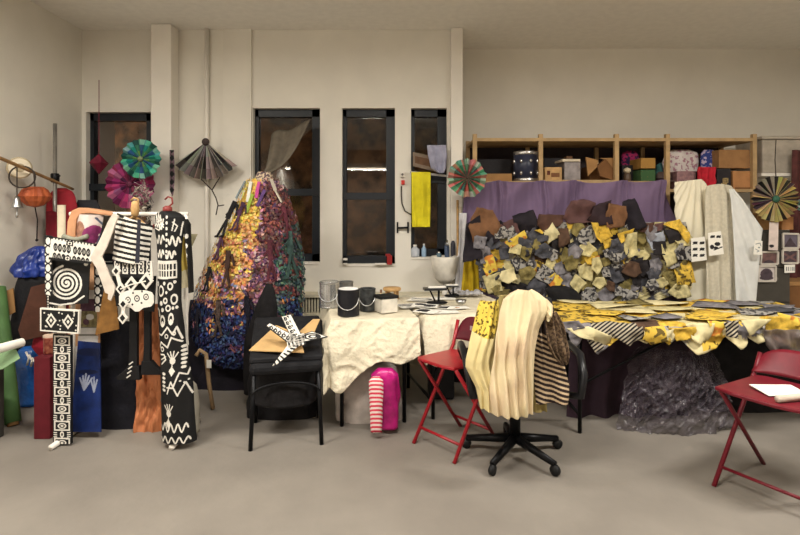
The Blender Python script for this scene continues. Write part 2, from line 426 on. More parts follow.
# cream hand drum on the wall
t = thing('frame_drum', 'cream skinned round hand drum hung on the left wall behind the rod', 'drum', P(19, 178, 4.2))
M = Matrix.Rotation(.75, 3, 'Z') @ Matrix.Rotation(PI / 2, 3, 'X')
c0 = P(19.5, 168, 4.18)
b = MB(); b.lathe([(.08, -.02), (.086, -.018), (.086, .018), (.08, .02)], c0, 28, 0, M); b.build('rim', mat('drum_rim', (170, 154, 124), .5), t, smooth=True)
b = MB(); b.lathe([(.002, .019), (.07, .021), (.08, .019)], c0, 28, 0, M); b.build('skin', mat('drum_skin', (218, 206, 182), .6), t, smooth=True)
b = MB(); b.tube([rodp(24) + Vector((.0, -.02, 0)) + Vector((.09 * math.sin(a), .02 * math.sin(a), -.07 - .085 * math.cos(a))) for a in [q * 2 * PI / 24 for q in range(25)]], .006, 6)
tag(b.build('cord_loop', dk, smooth=True), 'loop of dark cord slung over the bamboo rod beside the drum', 'cord')
# bell
p0 = rodp(17); dd = p0.y; bz = Z(208, dd)
t = thing('hand_bell', 'silver bell hanging on a cord from the bamboo rod', 'bell', (p0.x, dd - .0, bz))
b = MB(); b.lathe([(.044, 0), (.04, .012), (.028, .045), (.022, .075), (.012, .09), (.004, .094)], (p0.x, dd, bz), 24); b.build('bell_cup', steel, t, smooth=True)
b = MB(); b.tube([(p0.x, dd, bz + .09), (p0.x, dd, p0.z)], .005, 6); b.build('cord', dk, t)
b = MB(); b.lathe([(.007, -.075), (.011, -.06), (.004, -.04), (.003, .03)], (p0.x, dd, bz), 10); b.build('clapper', steel, t, smooth=True)
# paper lantern
d = rodp(33).y; cx, cz = X(35, d), Z(197, d)
t = thing('paper_lantern', 'flat orange paper lantern hanging under the bamboo rod', 'lantern', (cx, d, Z(207, d)))
lant = mat('orange_lantern_paper', (180, 94, 54), .6, var=.25, scale=10, rgb2=(140, 62, 36))
b = MB(); R = 14 * d / F
def lf(u, v):
    a = 2 * PI * u; pr = [(.02, .085), (.5, .082), (.75, .06), (1, .005), (.8, -.035), (.5, -.07), (.02, -.085)]
    q = v * 6; i = min(5, int(q)); f = q - i; r = (pr[i][0] * (1 - f) + pr[i + 1][0] * f) * R; z = pr[i][1] * (1 - f) + pr[i + 1][1] * f
    r *= 1 + .05 * math.cos(12 * a); return Vector((cx + r * math.cos(-a), d + r * math.sin(-a), cz + z))
b.grid(lf, 48, 12, closed=True); b.build('shade', lant, t)
b = MB(); b.tube([(cx, d, cz + .08), (cx - .01, d, rodp(33).z)], .006, 6); b.build('hanging_cord', dk, t)
b = MB(); b.tube([(cx, d, cz - .08), (cx + .02, d, Z(220, d)), (cx + .015, d, Z(239, d))], .005, 6); b.lathe([(.004, -.012), (.013, 0), (.004, .012)], (cx + .015, d, Z(240, d)), 10); b.build('tassel', dn, t)

# ------------------------------------------------ heap in the corner
red_cl = mat('red_felt', (142, 30, 42), .8, var=.2, scale=8)
t = thing('red_cushion', 'red felt padded seat back propped behind the pole stand', 'cushion', (X(62, 4.6), 4.6, Z(238, 4.6)))
b = MB(); rowtube(b, [(188, 58, 66), (190, 53, 71), (196, 48, 75), (206, 46, 77), (240, 46, 77)], 4.62, .3, 32, 16, .03); b.build('back_pad', red_cl, t, smooth=True)
b = MB(); rowtube(b, [(211, 47, 55), (216, 46, 60), (262, 46, 60)], 4.5, .35, 24, 10, .03); b.build('side_pad', mat('dark_red_felt', (120, 26, 40), .85, var=.2), t, smooth=True)
b = MB(); rowtube(b, [(238, 48, 75), (400, 52, 70)], 4.62, .3, 16, 6); b.build('support', mat('dark_red_felt', (0, 0, 0)), t)
tube_c = mat('cream_card_tube', (222, 208, 182), .7, bump=.04)
t = thing('cardboard_tube', 'upright cream cardboard tube in front of the red cushion', 'tube', (X(61.5, 4.2), 4.2, 0))
b = MB(); r = 3.6 * 4.2 / F; b.lathe([(r * .8, .0), (r, 0), (r, Z(205, 4.2)), (r * .82, Z(205, 4.2)), (r * .8, Z(215, 4.2))], (X(61.5, 4.2), 4.2, 0), 20); b.build('tube_wall', tube_c, t, smooth=True)
# dark cloth behind the tube in the corner
b = MB(); rowtube(b, [(200, 78, 96), (205, 74, 100), (240, 72, 104), (415, 66, 108)], 4.75, .3, 28, 24, .05); tag(b.build('dark_garment_bag', mat('charcoal_cloth', (46, 46, 50), .9), smooth=True), 'charcoal garment bag standing in the corner under the first window', 'bag')
# blue plastic bag on black sacks on the heap
blue_p = mat('blue_plastic', (26, 50, 126), .28, var=.3, scale=6, bump=.6, bscale=9, spec=.6, bdist=.04)
b = MB(); rowtube(b, [(246, 36, 42), (249, 30, 47), (256, 23, 49), (263, 17, 50), (270, 15, 50), (276, 18, 50)], 4.1, .8, 70, 40, .24, 11, seed=3)
tag(b.build('blue_plastic_bag', blue_p, smooth=True), 'crumpled blue plastic bag lying on top of the black sack', 'bag')
blk_p = mat('black_cloth', (20, 20, 24), .75, var=.3, scale=8, bump=.5, bscale=10, bdist=.03)
b = MB(); rowtube(b, [(276, 18, 50), (290, 14, 50), (320, 14, 49), (350, 12, 50), (Z(0, 1), 12, 52)] if False else [(276.2, 20, 49), (290, 15, 50), (330, 12, 48), (400, 9, 50)], 4.1, .7, 40, 24, .1, 5, seed=8)
tag(b.build('black_sack', blk_p, smooth=True), 'tall black cloth sack standing under the blue plastic bag', 'sack')
b = MB(); pl = Pl(34, 320, 3.78, .35, .12); b.poly([pl(x, y) for x, y in ((31, 287), (47, 283), (49, 335), (22, 341), (18, 330))], pl.n * -.012)
tag(b.build('cardboard_sheet', mat('red_brown_card', (74, 44, 32), .85), bevel=.001), 'dark brown cardboard sheet leaning on the black sack', 'cardboard')
b = MB(); pl = Pl(8, 300, 3.95, .2, .1); b.poly([pl(x, y) for x, y in ((3, 292), (13, 288), (15, 312), (5, 318))], pl.n * -.01)
tag(b.build('tan_card', card), 'small tan card behind the green fabric roll', 'card')
# green roll, paper tube, green sheet, blue tub
green = mat('green_roll', (72, 104, 58), .7, var=.14, scale=5, bump=.1)
t = thing('green_fabric_roll', 'tall roll of green fabric leaning at the far left edge', 'fabric roll', (X(8, 3.7), 3.7, 0))
p0, p1 = Vector((X(13, 3.62), 3.62, .02)), P(-2, 288, 3.9)
b = MB(); b.tube([p0 + (p1 - p0) * (i / 6) for i in range(7)], .05, 20); b.build('rolled_cloth', green, t, smooth=True)
b = MB(); b.tube([p0 - (p1 - p0).normalized() * .02, p0 + (p1 - p0).normalized() * .05], .034, 16); b.build('card_core', card, t, smooth=True)
b = MB(); b.tube([P(-14, 352, 3.15), P(22, 342.5, 3.38)], .028, 16, cap=False); b.tube([P(-14, 352, 3.15), P(22, 342.5, 3.38)], .022, 16); tag(b.build('paper_roll', paper_w, smooth=True), 'white paper roll sticking in from the left above the green card', 'paper roll')
b = MB(); pl = Pl(8, 358, 3.3, .3, .9); b.poly([pl(x, y) for x, y in ((-22, 352), (16, 349), (20, 358), (2, 369), (-22, 372))], pl.n * -.006)
tag(b.build('green_card_sheet', mat('pale_green_card', (122, 150, 112), .8)), 'flat pale green card sheet lying below the white paper roll', 'card sheet')
b = MB(); b.span((-3.0, 3.2, 0), (-2.63, 3.46, Z(372, 3.3))); tag(b.build('storage_crate', mat('dark_crate', (60, 56, 52), .7), bevel=.01), 'dark crate at the left edge under the green card sheet', 'crate')
t = thing('blue_tub', 'blue plastic bag of scraps on the floor beside the green roll', 'bag', (X(29, 4.0), 4.0, 0))
b = MB(); rowtube(b, [(346, 24, 38), (350, 18, 43), (360, 17, 44), (374, 18, 43), (404, 20, 41)], 4.0, .8, 36, 20, .1, 5, seed=12)
b.build('bag_skin', mat('bright_blue_plastic', (34, 92, 168), .25, var=.35, scale=5, bump=.6, bscale=9, spec=.6, bdist=.04), t, smooth=True)
b = MB(); [b.tube([P(26 + q * 3, 352 + q * 3, 3.83), P(29 + q * 3, 358 + q * 2, 3.815), P(27 + q * 4, 365 + q, 3.83)], .008, 6) for q in range(4)]; b.build('white_scribble', white_paint, t, smooth=True)
b = MB(); rowtube(b, [(334, 40, 50), (338, 34, 56), (346, 33, 60), (360, 44, 60), (410, 44, 62)], 3.85, .6, 30, 20, .08, seed=21); tag(b.build('red_cloth_bundle', mat('deep_red_cloth', (130, 22, 38), .8, var=.25)), 'deep red cloth bundle behind the black and white totem strip', 'cloth')
t = thing('clear_jar', 'wide glass jar of red beads on the red bundle beside the totem strip', 'jar', (X(51, 3.5), 3.5, Z(352, 3.5)))
r = 6.5 * 3.5 / F; b = MB(); b.lathe([(r * .9, 0), (r, .01), (r, .1), (r * 1.05, .105), (r * 1.05, .115), (r * .9, .115)], (X(51, 3.5), 3.5, Z(353, 3.5)), 22); b.build('jar_body', mat('jar_of_beads', (170, 110, 84), .3, var=.5, scale=40, rgb2=(120, 40, 40)), t, smooth=True)
b = MB(); b.lathe([(r * 1.06, 0), (r * 1.06, .012)], (X(51, 3.5), 3.5, Z(336.5, 3.5)), 22); b.build('rim', mat('pale_rim', (206, 180, 160), .4), t)
b = MB(); b.span((X(44, 3.5), 3.4, 0), (X(60, 3.5), 3.65, Z(353, 3.5))); tag(b.build('carton', mat('red_carton', (92, 20, 30), .8), bevel=.006), 'red carton on the floor under the jar of beads', 'carton')

# ------------------------------------------------ things hanging in the first window
def rosette(name, label, cx, cy, d, rx, n, cols, hubc, a0=0, a1=360, hub=.14, depth=.02, lean=0, yaw=0, jag=.04, group=None, cord=None):
    c = P(cx, cy, d); R = rx * d / F
    t = thing(name, label, 'paper fan', c, group); full = a1 - a0 >= 359
    Mr = Matrix.Rotation(yaw, 3, 'Z') @ Matrix.Rotation(lean, 3, 'X')
    b = MB(); m = 2 * n
    rs = [R * (1 - jag * random.random()) for _ in range(m + 1)]
    if full: rs[-1] = rs[0]
    def pt(k, f):
        a = math.radians(a0 + (a1 - a0) * k / m); r = R * hub * .8 + (rs[k] - R * hub * .8) * f; h = (depth if k % 2 else -depth) * (f * .9 + .1)
        return c + Mr @ Vector((r * math.cos(a), -h, r * math.sin(a)))
    for k in range(m):
        col = cols[(k // 2) % len(cols)] if not callable(cols) else cols(k)
        for f0, f1 in ((0, .35), (.35, .7), (.7, 1)):
            cc = col if not isinstance(col[0], tuple) else col[0 if f0 == 0 else (1 if f0 < .5 else 2)]
            cc = tuple(q * random.uniform(.9, 1.08) for q in cc)
            b.add([pt(k, f0), pt(k + 1, f0), pt(k + 1, f1), pt(k, f1)], [(0, 1, 2, 3)], 0, [lin(cc)])
    b.build('pleated_paper', mat_col('printed_fan_paper', .55, .4, .05), t, solid=.0015)
    b = MB(); b.lathe([(R * hub, 0), (R * hub * .9, .012), (R * hub * .3, .02), (.001, .021)], c + Mr @ Vector((0, -.01, 0)), 18, 0, Mr @ Matrix.Rotation(PI / 2, 3, 'X')); b.build('hub', mat('hub_' + name + str(int(cx)), hubc, .7, var=.3, scale=40), t, smooth=True)
    if cord:
        b = MB(); b.tube(cord, .004, 6); b.build('hanging_cord', dk, t)
    return t
rosette('paper_fan', 'magenta pleated paper fan hanging in the first window', 130, 184, 4.86, 25, 18, [((120, 40, 80), (176, 62, 112), (150, 50, 90)), ((70, 26, 56), (150, 84, 120), (186, 96, 130)), ((110, 30, 66), (130, 40, 92), (96, 30, 70))], (96, 40, 66))
rosette('paper_fan', 'teal and green pleated paper fan overlapping the magenta fan', 141, 159, 4.74, 20, 18, [((60, 110, 96), (30, 130, 116), (84, 170, 150)), ((30, 60, 100), (40, 84, 128), (120, 176, 160)), ((90, 130, 70), (52, 112, 84), (24, 70, 66))], (120, 130, 96))
b = MB(); d = 4.66
for k in range(420):
    a = random.uniform(0, 2 * PI); q = random.random() ** .6; x = 143 + 9 * q * math.cos(a); y = 205 + 24 * q * math.sin(a); p = P(x, y, d + random.uniform(-.05, .05))
    g = Vector((random.uniform(-1, 1), random.uniform(-1, .2), random.uniform(-1, 1))) * .042; h = Vector((random.uniform(-1, 1), random.uniform(-.6, .6), random.uniform(-1, 1))) * .012
    v = random.choice([(150, 140, 128), (110, 100, 92), (190, 182, 168), (70, 62, 60), (128, 108, 110)]); b.add([p - h, p + g, p + h + g * .6], [(0, 1, 2)], 0, [lin(v)])
tag(b.build('tinsel_garland', mat_col('foil_scraps', .3, .6, 0)), 'bunch of grey foil tinsel hanging beside the white column', 'garland', kind='stuff')
b = MB(); c = P(99, 164, 4.95); R = .085
for k in range(8):
    a, a2 = k * PI / 4, (k + 1) * PI / 4
    for s in (1, -1):
        b.add([c + Vector((0, 0, s * .1)), c + Vector((R * math.cos(a), R * math.sin(a), .01 * (k % 2))), c + Vector((R * math.cos(a2), R * math.sin(a2), .01 * ((k + 1) % 2)))], [(0, 1, 2) if s > 0 else (0, 2, 1)])
b.tube([c + Vector((0, 0, .1)), c + Vector((0, 0, .8))], .004, 6)
tag(b.build('folded_paper_ornament', mat('maroon_paper', (110, 26, 48), .6, var=.3)), 'maroon folded paper diamond hanging in the upper pane of the first window', 'ornament')
zeb = lambda k: (((186, 180, 172), (176, 170, 160), (150, 142, 136)), ((96, 90, 86), (70, 64, 62), (110, 104, 98)), ((56, 50, 50), (44, 40, 40), (80, 74, 70)))[(0, 2, 1, 0, 1)[k % 5]]
top = P(203, 152, 5.0)
rosette('zebra_paper_fan', 'half open zebra striped grey paper fan on the wall above the patterned coat', 206, 142, 5.0, 38.5, 12, zeb, (60, 50, 48), 214, 322, .1, .03, cord=None)
b = MB(); [b.tube([P(*q, 4.97) for q in c_], .006, 6) for c_ in (((201, 179), (212, 190)), ((220, 177), (212, 190)), ((212, 190), (216, 198), (218, 205), (216, 215)), ((218, 206), (224, 205)))]
tag(b.build('knotted_cord', dk), 'forked dark cord dangling below the zebra paper fan', 'cord')
panel_s = panel('patterned_ribbon', [(150, 169.5, 174), (190, 170, 174.5), (196, 172, 173)], 5.0, [mat('ribbon_mauve', (120, 96, 104), .8, var=.4, scale=30), black_paint], [('D', 172, 150 + 8 * i, 2.4, 4, 1) for i in range(6)], off=folds(.006, .5))
tag(panel_s, 'narrow black and mauve patterned ribbon hanging down the white column', 'ribbon')

# ================================================================== CLOTHES RACK AND PAINTED BOARDS
RD = 3.46
t = thing('garment_rack', 'white tube clothes rack holding the striped shirt and patterned coat', 'clothes rack', (X(125, RD), RD, 0))
rz = Z(214, RD)
b = MB(); b.tube([(X(70, RD), RD, rz), (X(188, RD), RD, rz)], .014, 12); b.build('rail', white_trim, t, smooth=True)
for x in (73, 186):
    b = MB(); b.tube([(X(x, RD), RD, .03), (X(x, RD), RD, rz)], .014, 12); b.build('upright', white_trim, t, smooth=True)
    b = MB(); b.tube([(X(x, RD), RD - .22, .02), (X(x, RD), RD + .22, .02)], .018, 10); b.build('foot', white_trim, t, smooth=True)
def hanger(parent, cx, d, y, w, m):
    c = P(cx, y, d); b = MB()
    b.tube([c + Vector((-w, 0, -.09)), c + Vector((-w * .5, 0, -.04)), c + Vector((0, 0, 0)), c + Vector((w * .5, 0, -.04)), c + Vector((w, 0, -.09))], .011, 8)
    b.tube([c, c + Vector((0, 0, .05)), c + Vector((.03, 0, .075)), c + Vector((.025, 0, .11)), c + Vector((0, 0, .118)), c + Vector((-.02, 0, .1))], .006, 8)
    return b.build('hanger', m, parent, smooth=True)
# peach felt hood with a plastic sleeve of pictures
peach = mat('peach_felt', (186, 136, 100), .8, var=.12, scale=10)
t = thing('peach_felt_hood', 'peach felt arch over a sleeve of coloured pictures on the rack', 'felt', (X(82, 3.4), 3.4, Z(250, 3.4)))
arch = [(66, 240), (67, 222), (71, 211), (78, 207.5), (90, 209), (112, 212.5), (112, 216), (90, 213.5), (80, 214), (76, 220), (75, 236), (74, 242)]
pl = Pl(80, 225, 3.4, .15); b = MB(); b.poly([pl(x, y) for x, y in arch], pl.n * -.14); b.build('arch', peach, t, bevel=.006)
panel('picture_sleeve', [(76, 214), (100, 215), (104, 226), (98, 250)] and [(77, 214), (104, 215), (98, 248), (74, 244)], Pl(88, 228, 3.43, .15), [mat('sleeve_white', (212, 196, 188), .3), mat('sleeve_tan', (150, 108, 88), .5, var=.4, scale=25), mat('sleeve_purple', (124, 48, 92), .4, var=.4, scale=16), mat('sleeve_slate', (84, 90, 110), .4)],
      [('C', 82, 230, 6, 9, 1), ('C', 92, 236, 7, 9, 2), ('C', 96, 230, 6, 5, 2), ('S', [(98, 218), (104, 226), (97, 246)], 2, 3)], parent=t, off=lambda u, v, x, y: .05 * math.sin(PI * u))
b = MB(); b.tube([P(63 + q * 3.1, 236 + 3.4 * math.sin(q / 8 * PI), 3.36) for q in range(9)], .016, 10); b.build('grey_cuff', mat('grey_cuff', (138, 138, 122), .7), t, smooth=True)
# tall picture boards behind the black and white ones
def board(name, label, cat, shape, pl, mats, pat=(), cell=.5, thick=.008, base=0, off=None, group=None):
    o = panel(name, shape, pl, mats, pat, base, cell, off, thick); return tag(o, label, cat, group)
board('peach_board', 'tall peach board with a small photo print behind the spiral board', 'board', [(70, 258), (97, 258), (100, 346), (68, 346)], Pl(84, 300, 3.5, 0, .02),
      [mat('peach_board', (196, 150, 112), .7, var=.14, scale=4), mat('print_white', (214, 210, 206), .6), mat('print_plum', (84, 54, 70), .6, var=.4, scale=20), mat('print_olive', (130, 120, 84), .6, var=.5, scale=30), mat('print_grey', (126, 122, 116), .6)],
      [('G', [(83, 290), (96, 290), (97, 346), (78, 346)], 4), ('G', [(83, 290), (96, 290), (96, 300), (83, 300)], 1), ('G', [(81, 299), (96, 299), (96, 312), (80, 312)], 2), ('G', [(80, 311), (97, 311), (97, 327), (79, 327)], 3), ('C', 90, 317, 4, 3, 1), ('C', 86, 322, 3, 3, 2), ('G', [(79, 328), (98, 328), (98, 334), (79, 334)], 1), ('G', [(78, 336), (98, 336), (98, 344), (78, 344)], 1)])
board('blue_painting', 'deep blue painted board with white leaf shapes at its foot', 'painting', [(78, 341), (100, 343), (101, 432), (70, 432)], Pl(86, 380, 3.42, 0, .05),
      [mat('blue_paint', (16, 36, 88), .5, var=.45, scale=9), mat('pale_leaf', (150, 156, 176), .7), mat('navy_paint', (16, 26, 62), .5)],
      [('C', 90, 352, 14, 4, 2), ('C', 88, 372, 10, 2.5, 2)] + [('S', [(84, 390), (80 + 3 * i, 374 + abs(i - 2) * 2)], 1.8, 1) for i in range(5)] + [('S', [(94, 392), (91 + 3 * i, 377 + abs(i - 1) * 3)], 1.6, 1) for i in range(3)])
board('white_board_offcut', 'narrow white board offcut leaning beside the blue painting', 'board', [(70, 334), (78, 337), (75, 432), (68, 432)], Pl(74, 380, 3.5), [mat('offcut_white', (206, 204, 204), .6)])
board('brown_corrugated_board', 'brown corrugated cardboard piece under the white bent arm', 'cardboard', [(104, 290), (116, 297), (119, 329), (95, 335)], Pl(107, 312, 3.36, .1, .03), [mat('ochre_card', (128, 90, 44), .85, var=.2, scale=20)], cell=1.5)
# black cloth, boots and paper beneath the shirt
b = MB(); rowtube(b, [(322, 102, 132), (335, 100, 138), (360, 100, 140), (400, 98, 142), (440, 98, 142)], 3.6, .35, 40, 24, .06, seed=30)
tag(b.build('black_cloth_heap', mat('blue_black_cloth', (15, 15, 24), .8, var=.35, scale=8, bump=.4, bscale=12, bdist=.03), smooth=True), 'blue black cloth hanging in a mass under the brown cardboard', 'cloth')
board('rust_paper_sheet', 'crumpled rust brown paper sheet hanging behind the black legs', 'paper', [(304, 136, 158), (345, 134, 160), (384, 136, 161), (440, 134, 161)], Pl(148, 350, 3.52), [mat('rust_paper', (184, 116, 76), .7, var=.2, scale=6)], cell=1.2, off=lambda u, v, x, y: .03 * ns(u * 4, v * 6) + .02 * ns(u * 9, v * 14))
def boot(cx, label, x0, x1, ytop, yb, toe, lace):
    d = 3.4; t = thing('black_boot_leg', label, 'costume leg', (X((x0 + x1) / 2, d), d, Z(yb, d)), 'flat black costume legs')
    pl = flat(d)
    b = MB(); b.poly([pl(x, y) for x, y in ((x0, ytop), (x1, ytop), (x1, yb - 24), (x1, yb - 12), (x0 - 1, yb - 12), (x0, yb - 26))], (0, .03, 0)); b.build('leg', mat('matte_black_card', (16, 15, 17), .7), t, bevel=.004)
    b = MB(); b.poly([pl(x, y, .004) for x, y in ((x0 - 2, yb - 14), (x1 + 1, yb - 14), (x1 + toe * .5, yb - 8), (x1 + toe, yb - 4), (x1 + toe, yb), (x0 - 3, yb))] if toe > 0 else [pl(x, y, .004) for x, y in ((x0 - 1, yb - 14), (x1 + 2, yb - 14), (x1 + 3, yb), (x0 + toe, yb), (x0 + toe, yb - 4), (x0 + toe * .5, yb - 8))], (0, .04, 0)); b.build('shoe', mat('matte_black_card', (0, 0, 0)), t, bevel=.004)
    if lace:
        b = MB(); [b.bar(pl(x1 - 7 - q * .8, yb - 16 + q * 4.4, .01), pl(x1 - 3.5 - q * .8, yb - 18.5 + q * 4.4, .01), .008) for q in range(4)]; b.build('lacing', white_paint, t)
boot(136, 'flat black boot leg with white lacing on a stick', 129, 137, 304, 380, -12, True)
boot(148, 'plain flat black boot leg with toe pointing right', 143.5, 150, 304, 375, 12, False)
# ---- painted black and white boards
def swirl(cx, cy, r, turns, w, v=1, a0=0):
    n = int(turns * 22); return ('S', [(cx + r * (k / n) * math.cos(a0 + 2 * PI * turns * k / n), cy + r * (k / n) * math.sin(a0 + 2 * PI * turns * k / n)) for k in range(n + 1)], w, v)
board('spiral_board', 'black board painted with a large white spiral', 'painted board', [(47, 248), (90, 258), (88, 303), (49, 307)], Pl(66, 280, 3.32, .03), BW, [swirl(66.5, 283, 17.5, 4.3, 2.1, 1, 2.6), ('S', [(50, 303), (60, 305), (74, 303), (84, 296)], 1.6, 1), ('C', 86, 264, 2, 2, 1), ('C', 50, 262, 2, 3, 1)], .4)
fig = []
for i in range(8):
    fx = 55.5 + i * 4.4 + (2 if i > 3 else 0); fy = 247 + (fx - 55) * .17
    for q in (0, 9.5): fig += [('R', fx - q * .1, fy + q, 2.1, 4.2, 1.1, 0), ('C', fx - q * .1, fy + q, .6, 2.0, 0)]
board('figure_banner', 'tilted white banner painted with two rows of black figures above the spiral', 'painted board', [(51.5, 236.5), (96.5, 244), (90.5, 264), (48.5, 259.5)], Pl(73, 250, 3.27, .03), BW,
      [('S', [(51, 237.5), (96, 245)], 3.0, 0), ('S', [(49, 258.5), (90.5, 263)], 3.0, 0)] + [('C', 54 + 3.2 * i, 239.5 + .5 * i, 1.1, 1.6, 1) for i in range(13)] + fig +
      [('G', [(66.5, 240.5), (73.5, 241.5), (73, 246.5), (66, 245.5)], 0), ('G', [(68, 241.5), (72, 242.2), (71.7, 245.4), (67.7, 244.7)], 1), ('D', 69.8, 243.5, 1.4, 1.4, 0), ('G', [(64, 255.5), (71, 256.5), (70.5, 261.5), (63.5, 260.5)], 0), ('G', [(65.5, 256.5), (69.5, 257.2), (69.2, 260.4), (65.2, 259.7)], 1), ('D', 67.4, 258.5, 1.4, 1.4, 0)], .35, base=1)
ov = []
for i in range(7): ov += [('C', 48, 241 + i * 9, 2.3, 3.6, 1), ('C', 45.3, 245.5 + i * 9, .9, .9, 1), ('C', 50.6, 245.5 + i * 9, .9, .9, 1)]
board('oval_strip', 'narrow black strip painted with white ovals left of the spiral board', 'painted board', [(44.5, 235), (52, 236), (52, 296), (45, 294)], Pl(48, 265, 3.29), BW, ov, .4)
board('dotted_strip', 'short black strip with dotted white lines between oval strip and diamond panel', 'painted board', [(46, 293), (56, 293), (57, 312), (47, 312)], Pl(51, 302, 3.345), BW, [('C', 48 + 2.8 * j, 294 + 2.6 * i, .7, .9, 1) for i in range(7) for j in range(4)], .35)
dp = [('S', [(40.5, 308.6), (79, 311), (78, 333.4), (40.5, 330.5), (40.5, 308.6)], 1.7, 1)]
for cx, cy in ((51, 320.5), (68, 321.8)):
    dp += [('D', cx, cy, 5.6, 7.6, 1), ('D', cx, cy, 3.4, 5, 0), ('D', cx, cy, 1.6, 2.2, 1)]
for i in range(34):
    x, y = random.uniform(43, 76.5), random.uniform(312, 330.5)
    if all(abs(x - cx) / 6.6 + abs(y - cy) / 8.8 > 1 for cx, cy in ((51, 320.5), (68, 321.8))): dp.append(('C', x, y, .8, .8, 1))
board('diamond_panel', 'black panel with a white border and two painted diamonds', 'painted board', [(40, 308), (79.5, 310.3), (78.5, 334), (40, 331)], Pl(60, 321, 3.24), BW, dp, .35, .02)
tp = []
for i in range(7):
    y = 341 + i * 17
    tp += [('G', [(54, y - 5.5), (70, y - 5), (70, y + 5), (54, y + 4.6)], 1), ('G', [(55.6, y - 4), (68.4, y - 3.6), (68.4, y + 3.6), (55.6, y + 3.2)], 0), ('R', 62, y, 4.4, 2.9, 1, 1), ('C', 62, y, 1.5, 1, 1)]
    tp += [('C', 62, y + 8.5, 2, 3.2, 1), ('C', 62, y + 8.5, .8, 1.8, 0)] + [('S', [(s, y + 6.4 + q * 2.1), (s + (2.6 if s < 60 else -2.6), y + 6.8 + q * 2.1)], 1, 1) for s in (54, 70) for q in range(3)]
b_t = board('totem_strip', 'tall black strip painted with framed white eyes standing on the floor', 'painted board', [(53, 334), (71, 335.5), (71, 444), (53, 444)], Pl(62, 380, 3.3), BW, tp, .35, .02)
ov = []
for i in range(5): ov += [('C', 97.5, 271.5 + i * 9.5, 2.4, 3.6, 1), ('C', 94.6, 276.4 + i * 9.5, .9, .9, 1), ('C', 100.4, 276.4 + i * 9.5, .9, .9, 1)]
board('oval_band', 'black band of white ovals hanging right of the spiral board', 'painted board', [(94, 266), (101, 267), (101.5, 312), (94.5, 312)], Pl(98, 290, 3.4), BW, ov, .4)
# white bent arm
arm = [(113, 213), (118.5, 216), (115, 224), (112, 233), (107, 246), (101.5, 257), (106, 267), (111, 279), (115, 287), (114, 293), (110.5, 301), (107.5, 299), (108, 294), (105, 293), (101, 281), (96, 268), (90, 258), (94, 250), (99, 241), (104, 230), (108, 221)]
pl = Pl(103, 255, 3.22, -.05); b = MB(); b.poly([pl(x, y) for x, y in arm], pl.n * -.012); tag(b.build('white_arm_cutout', mat('unpainted_white_board', (202, 191, 178), .75), bevel=.002), 'plain white bent arm cutout with pointed finger ends', 'cutout')
# striped shirt
t = thing('striped_shirt', 'black and white striped boxy shirt on a wooden hanger', 'shirt', (X(132, 3.3), 3.3, Z(262, 3.3)))
st = []
for i in range(9):
    y = 220.5 + i * 5.3; st.append(('S', [(108, y - 3.4), (128, y), (156, y + 6.5)], 2.5, 0))
panel('torso', [(117, 213), (153, 225.5), (148, 264), (112, 262)], Pl(132, 240, 3.3, 0, .03), BW, [('S', [(116, 213.5), (125, 216)], 5, 0)] + st, 1, .4, lambda u, v, x, y: .05 * math.sin(PI * u) + .008 * ns(u * 5, v * 5, 3), .01, t)
panel('dark_sash', [(137.5, 219), (140.5, 220), (139, 263), (135, 263)], Pl(138, 240, 3.23), [mat('navy_ribbon', (38, 38, 48), .6)], cell=1, parent=t)
hanger(t, 134, 3.36, 216, .1, wood_l)
b = MB(); b.lathe([(.004, -.05), (.022, -.03), (.026, .01), (.02, .05), (.006, .06)], P(135, 210, 3.33), 14); b.build('wooden_hanger_grip', wood_l, t, smooth=True)
# figure panel below the shirt
fp = []
for i in range(5):
    fx = 117 + i * 8
    fp += [('G', [(fx - 2.6, 260), (fx + 3, 260.5), (fx + 3, 274), (fx - 2.6, 274)], 1), ('R', fx, 264, 1.8, 2.6, 1, 0), ('R', fx, 270, 1.8, 2.6, 1, 0), ('C', fx, 266.8, 1, .8, 0)]
board('motif_board', 'black board with white rectangles of small figures below the striped shirt', 'painted board', [(112, 261), (152, 261), (153, 279), (116, 277)], Pl(132, 268, 3.27), BW, fp + [('G', [(150, 262), (153, 262), (153, 279), (150, 279)], 1)], .35)
def lozenges(name, label, pts, d, s, thick=.012):
    pl = flat(d); b = MB()
    for i, (x, y, r) in enumerate(pts):
        a, q = s * r, s * 1.25 * r
        b.poly([pl(x, y - q), pl(x + a, y), pl(x, y + q), pl(x - a, y)], (0, thick, 0)); b.poly([pl(x, y - q * .55, .002), pl(x + a * .55, y, .002), pl(x, y + q * .55, .002), pl(x - a * .55, y, .002)], (0, .004, 0), 1)
        if i: b.bar(pl(pts[i - 1][0], pts[i - 1][1], -.006), pl(x, y, -.006), .02, .008)
    return tag(b.build(name, [white_paint, black_paint]), label, 'painted cutout')
lozenges('lozenge_chain', 'chain of white lozenge frames across the black panel below the shirt', [(116, 271, .8), (120.5, 289, .9), (131, 284.5, 1.15), (146, 281, 1.25)], 3.2, 5.6)
lozenges('lozenge_drop', 'pair of white lozenges hanging below the circle plate', [(123, 304, .95), (122.5, 318, 1)], 3.14, 5)
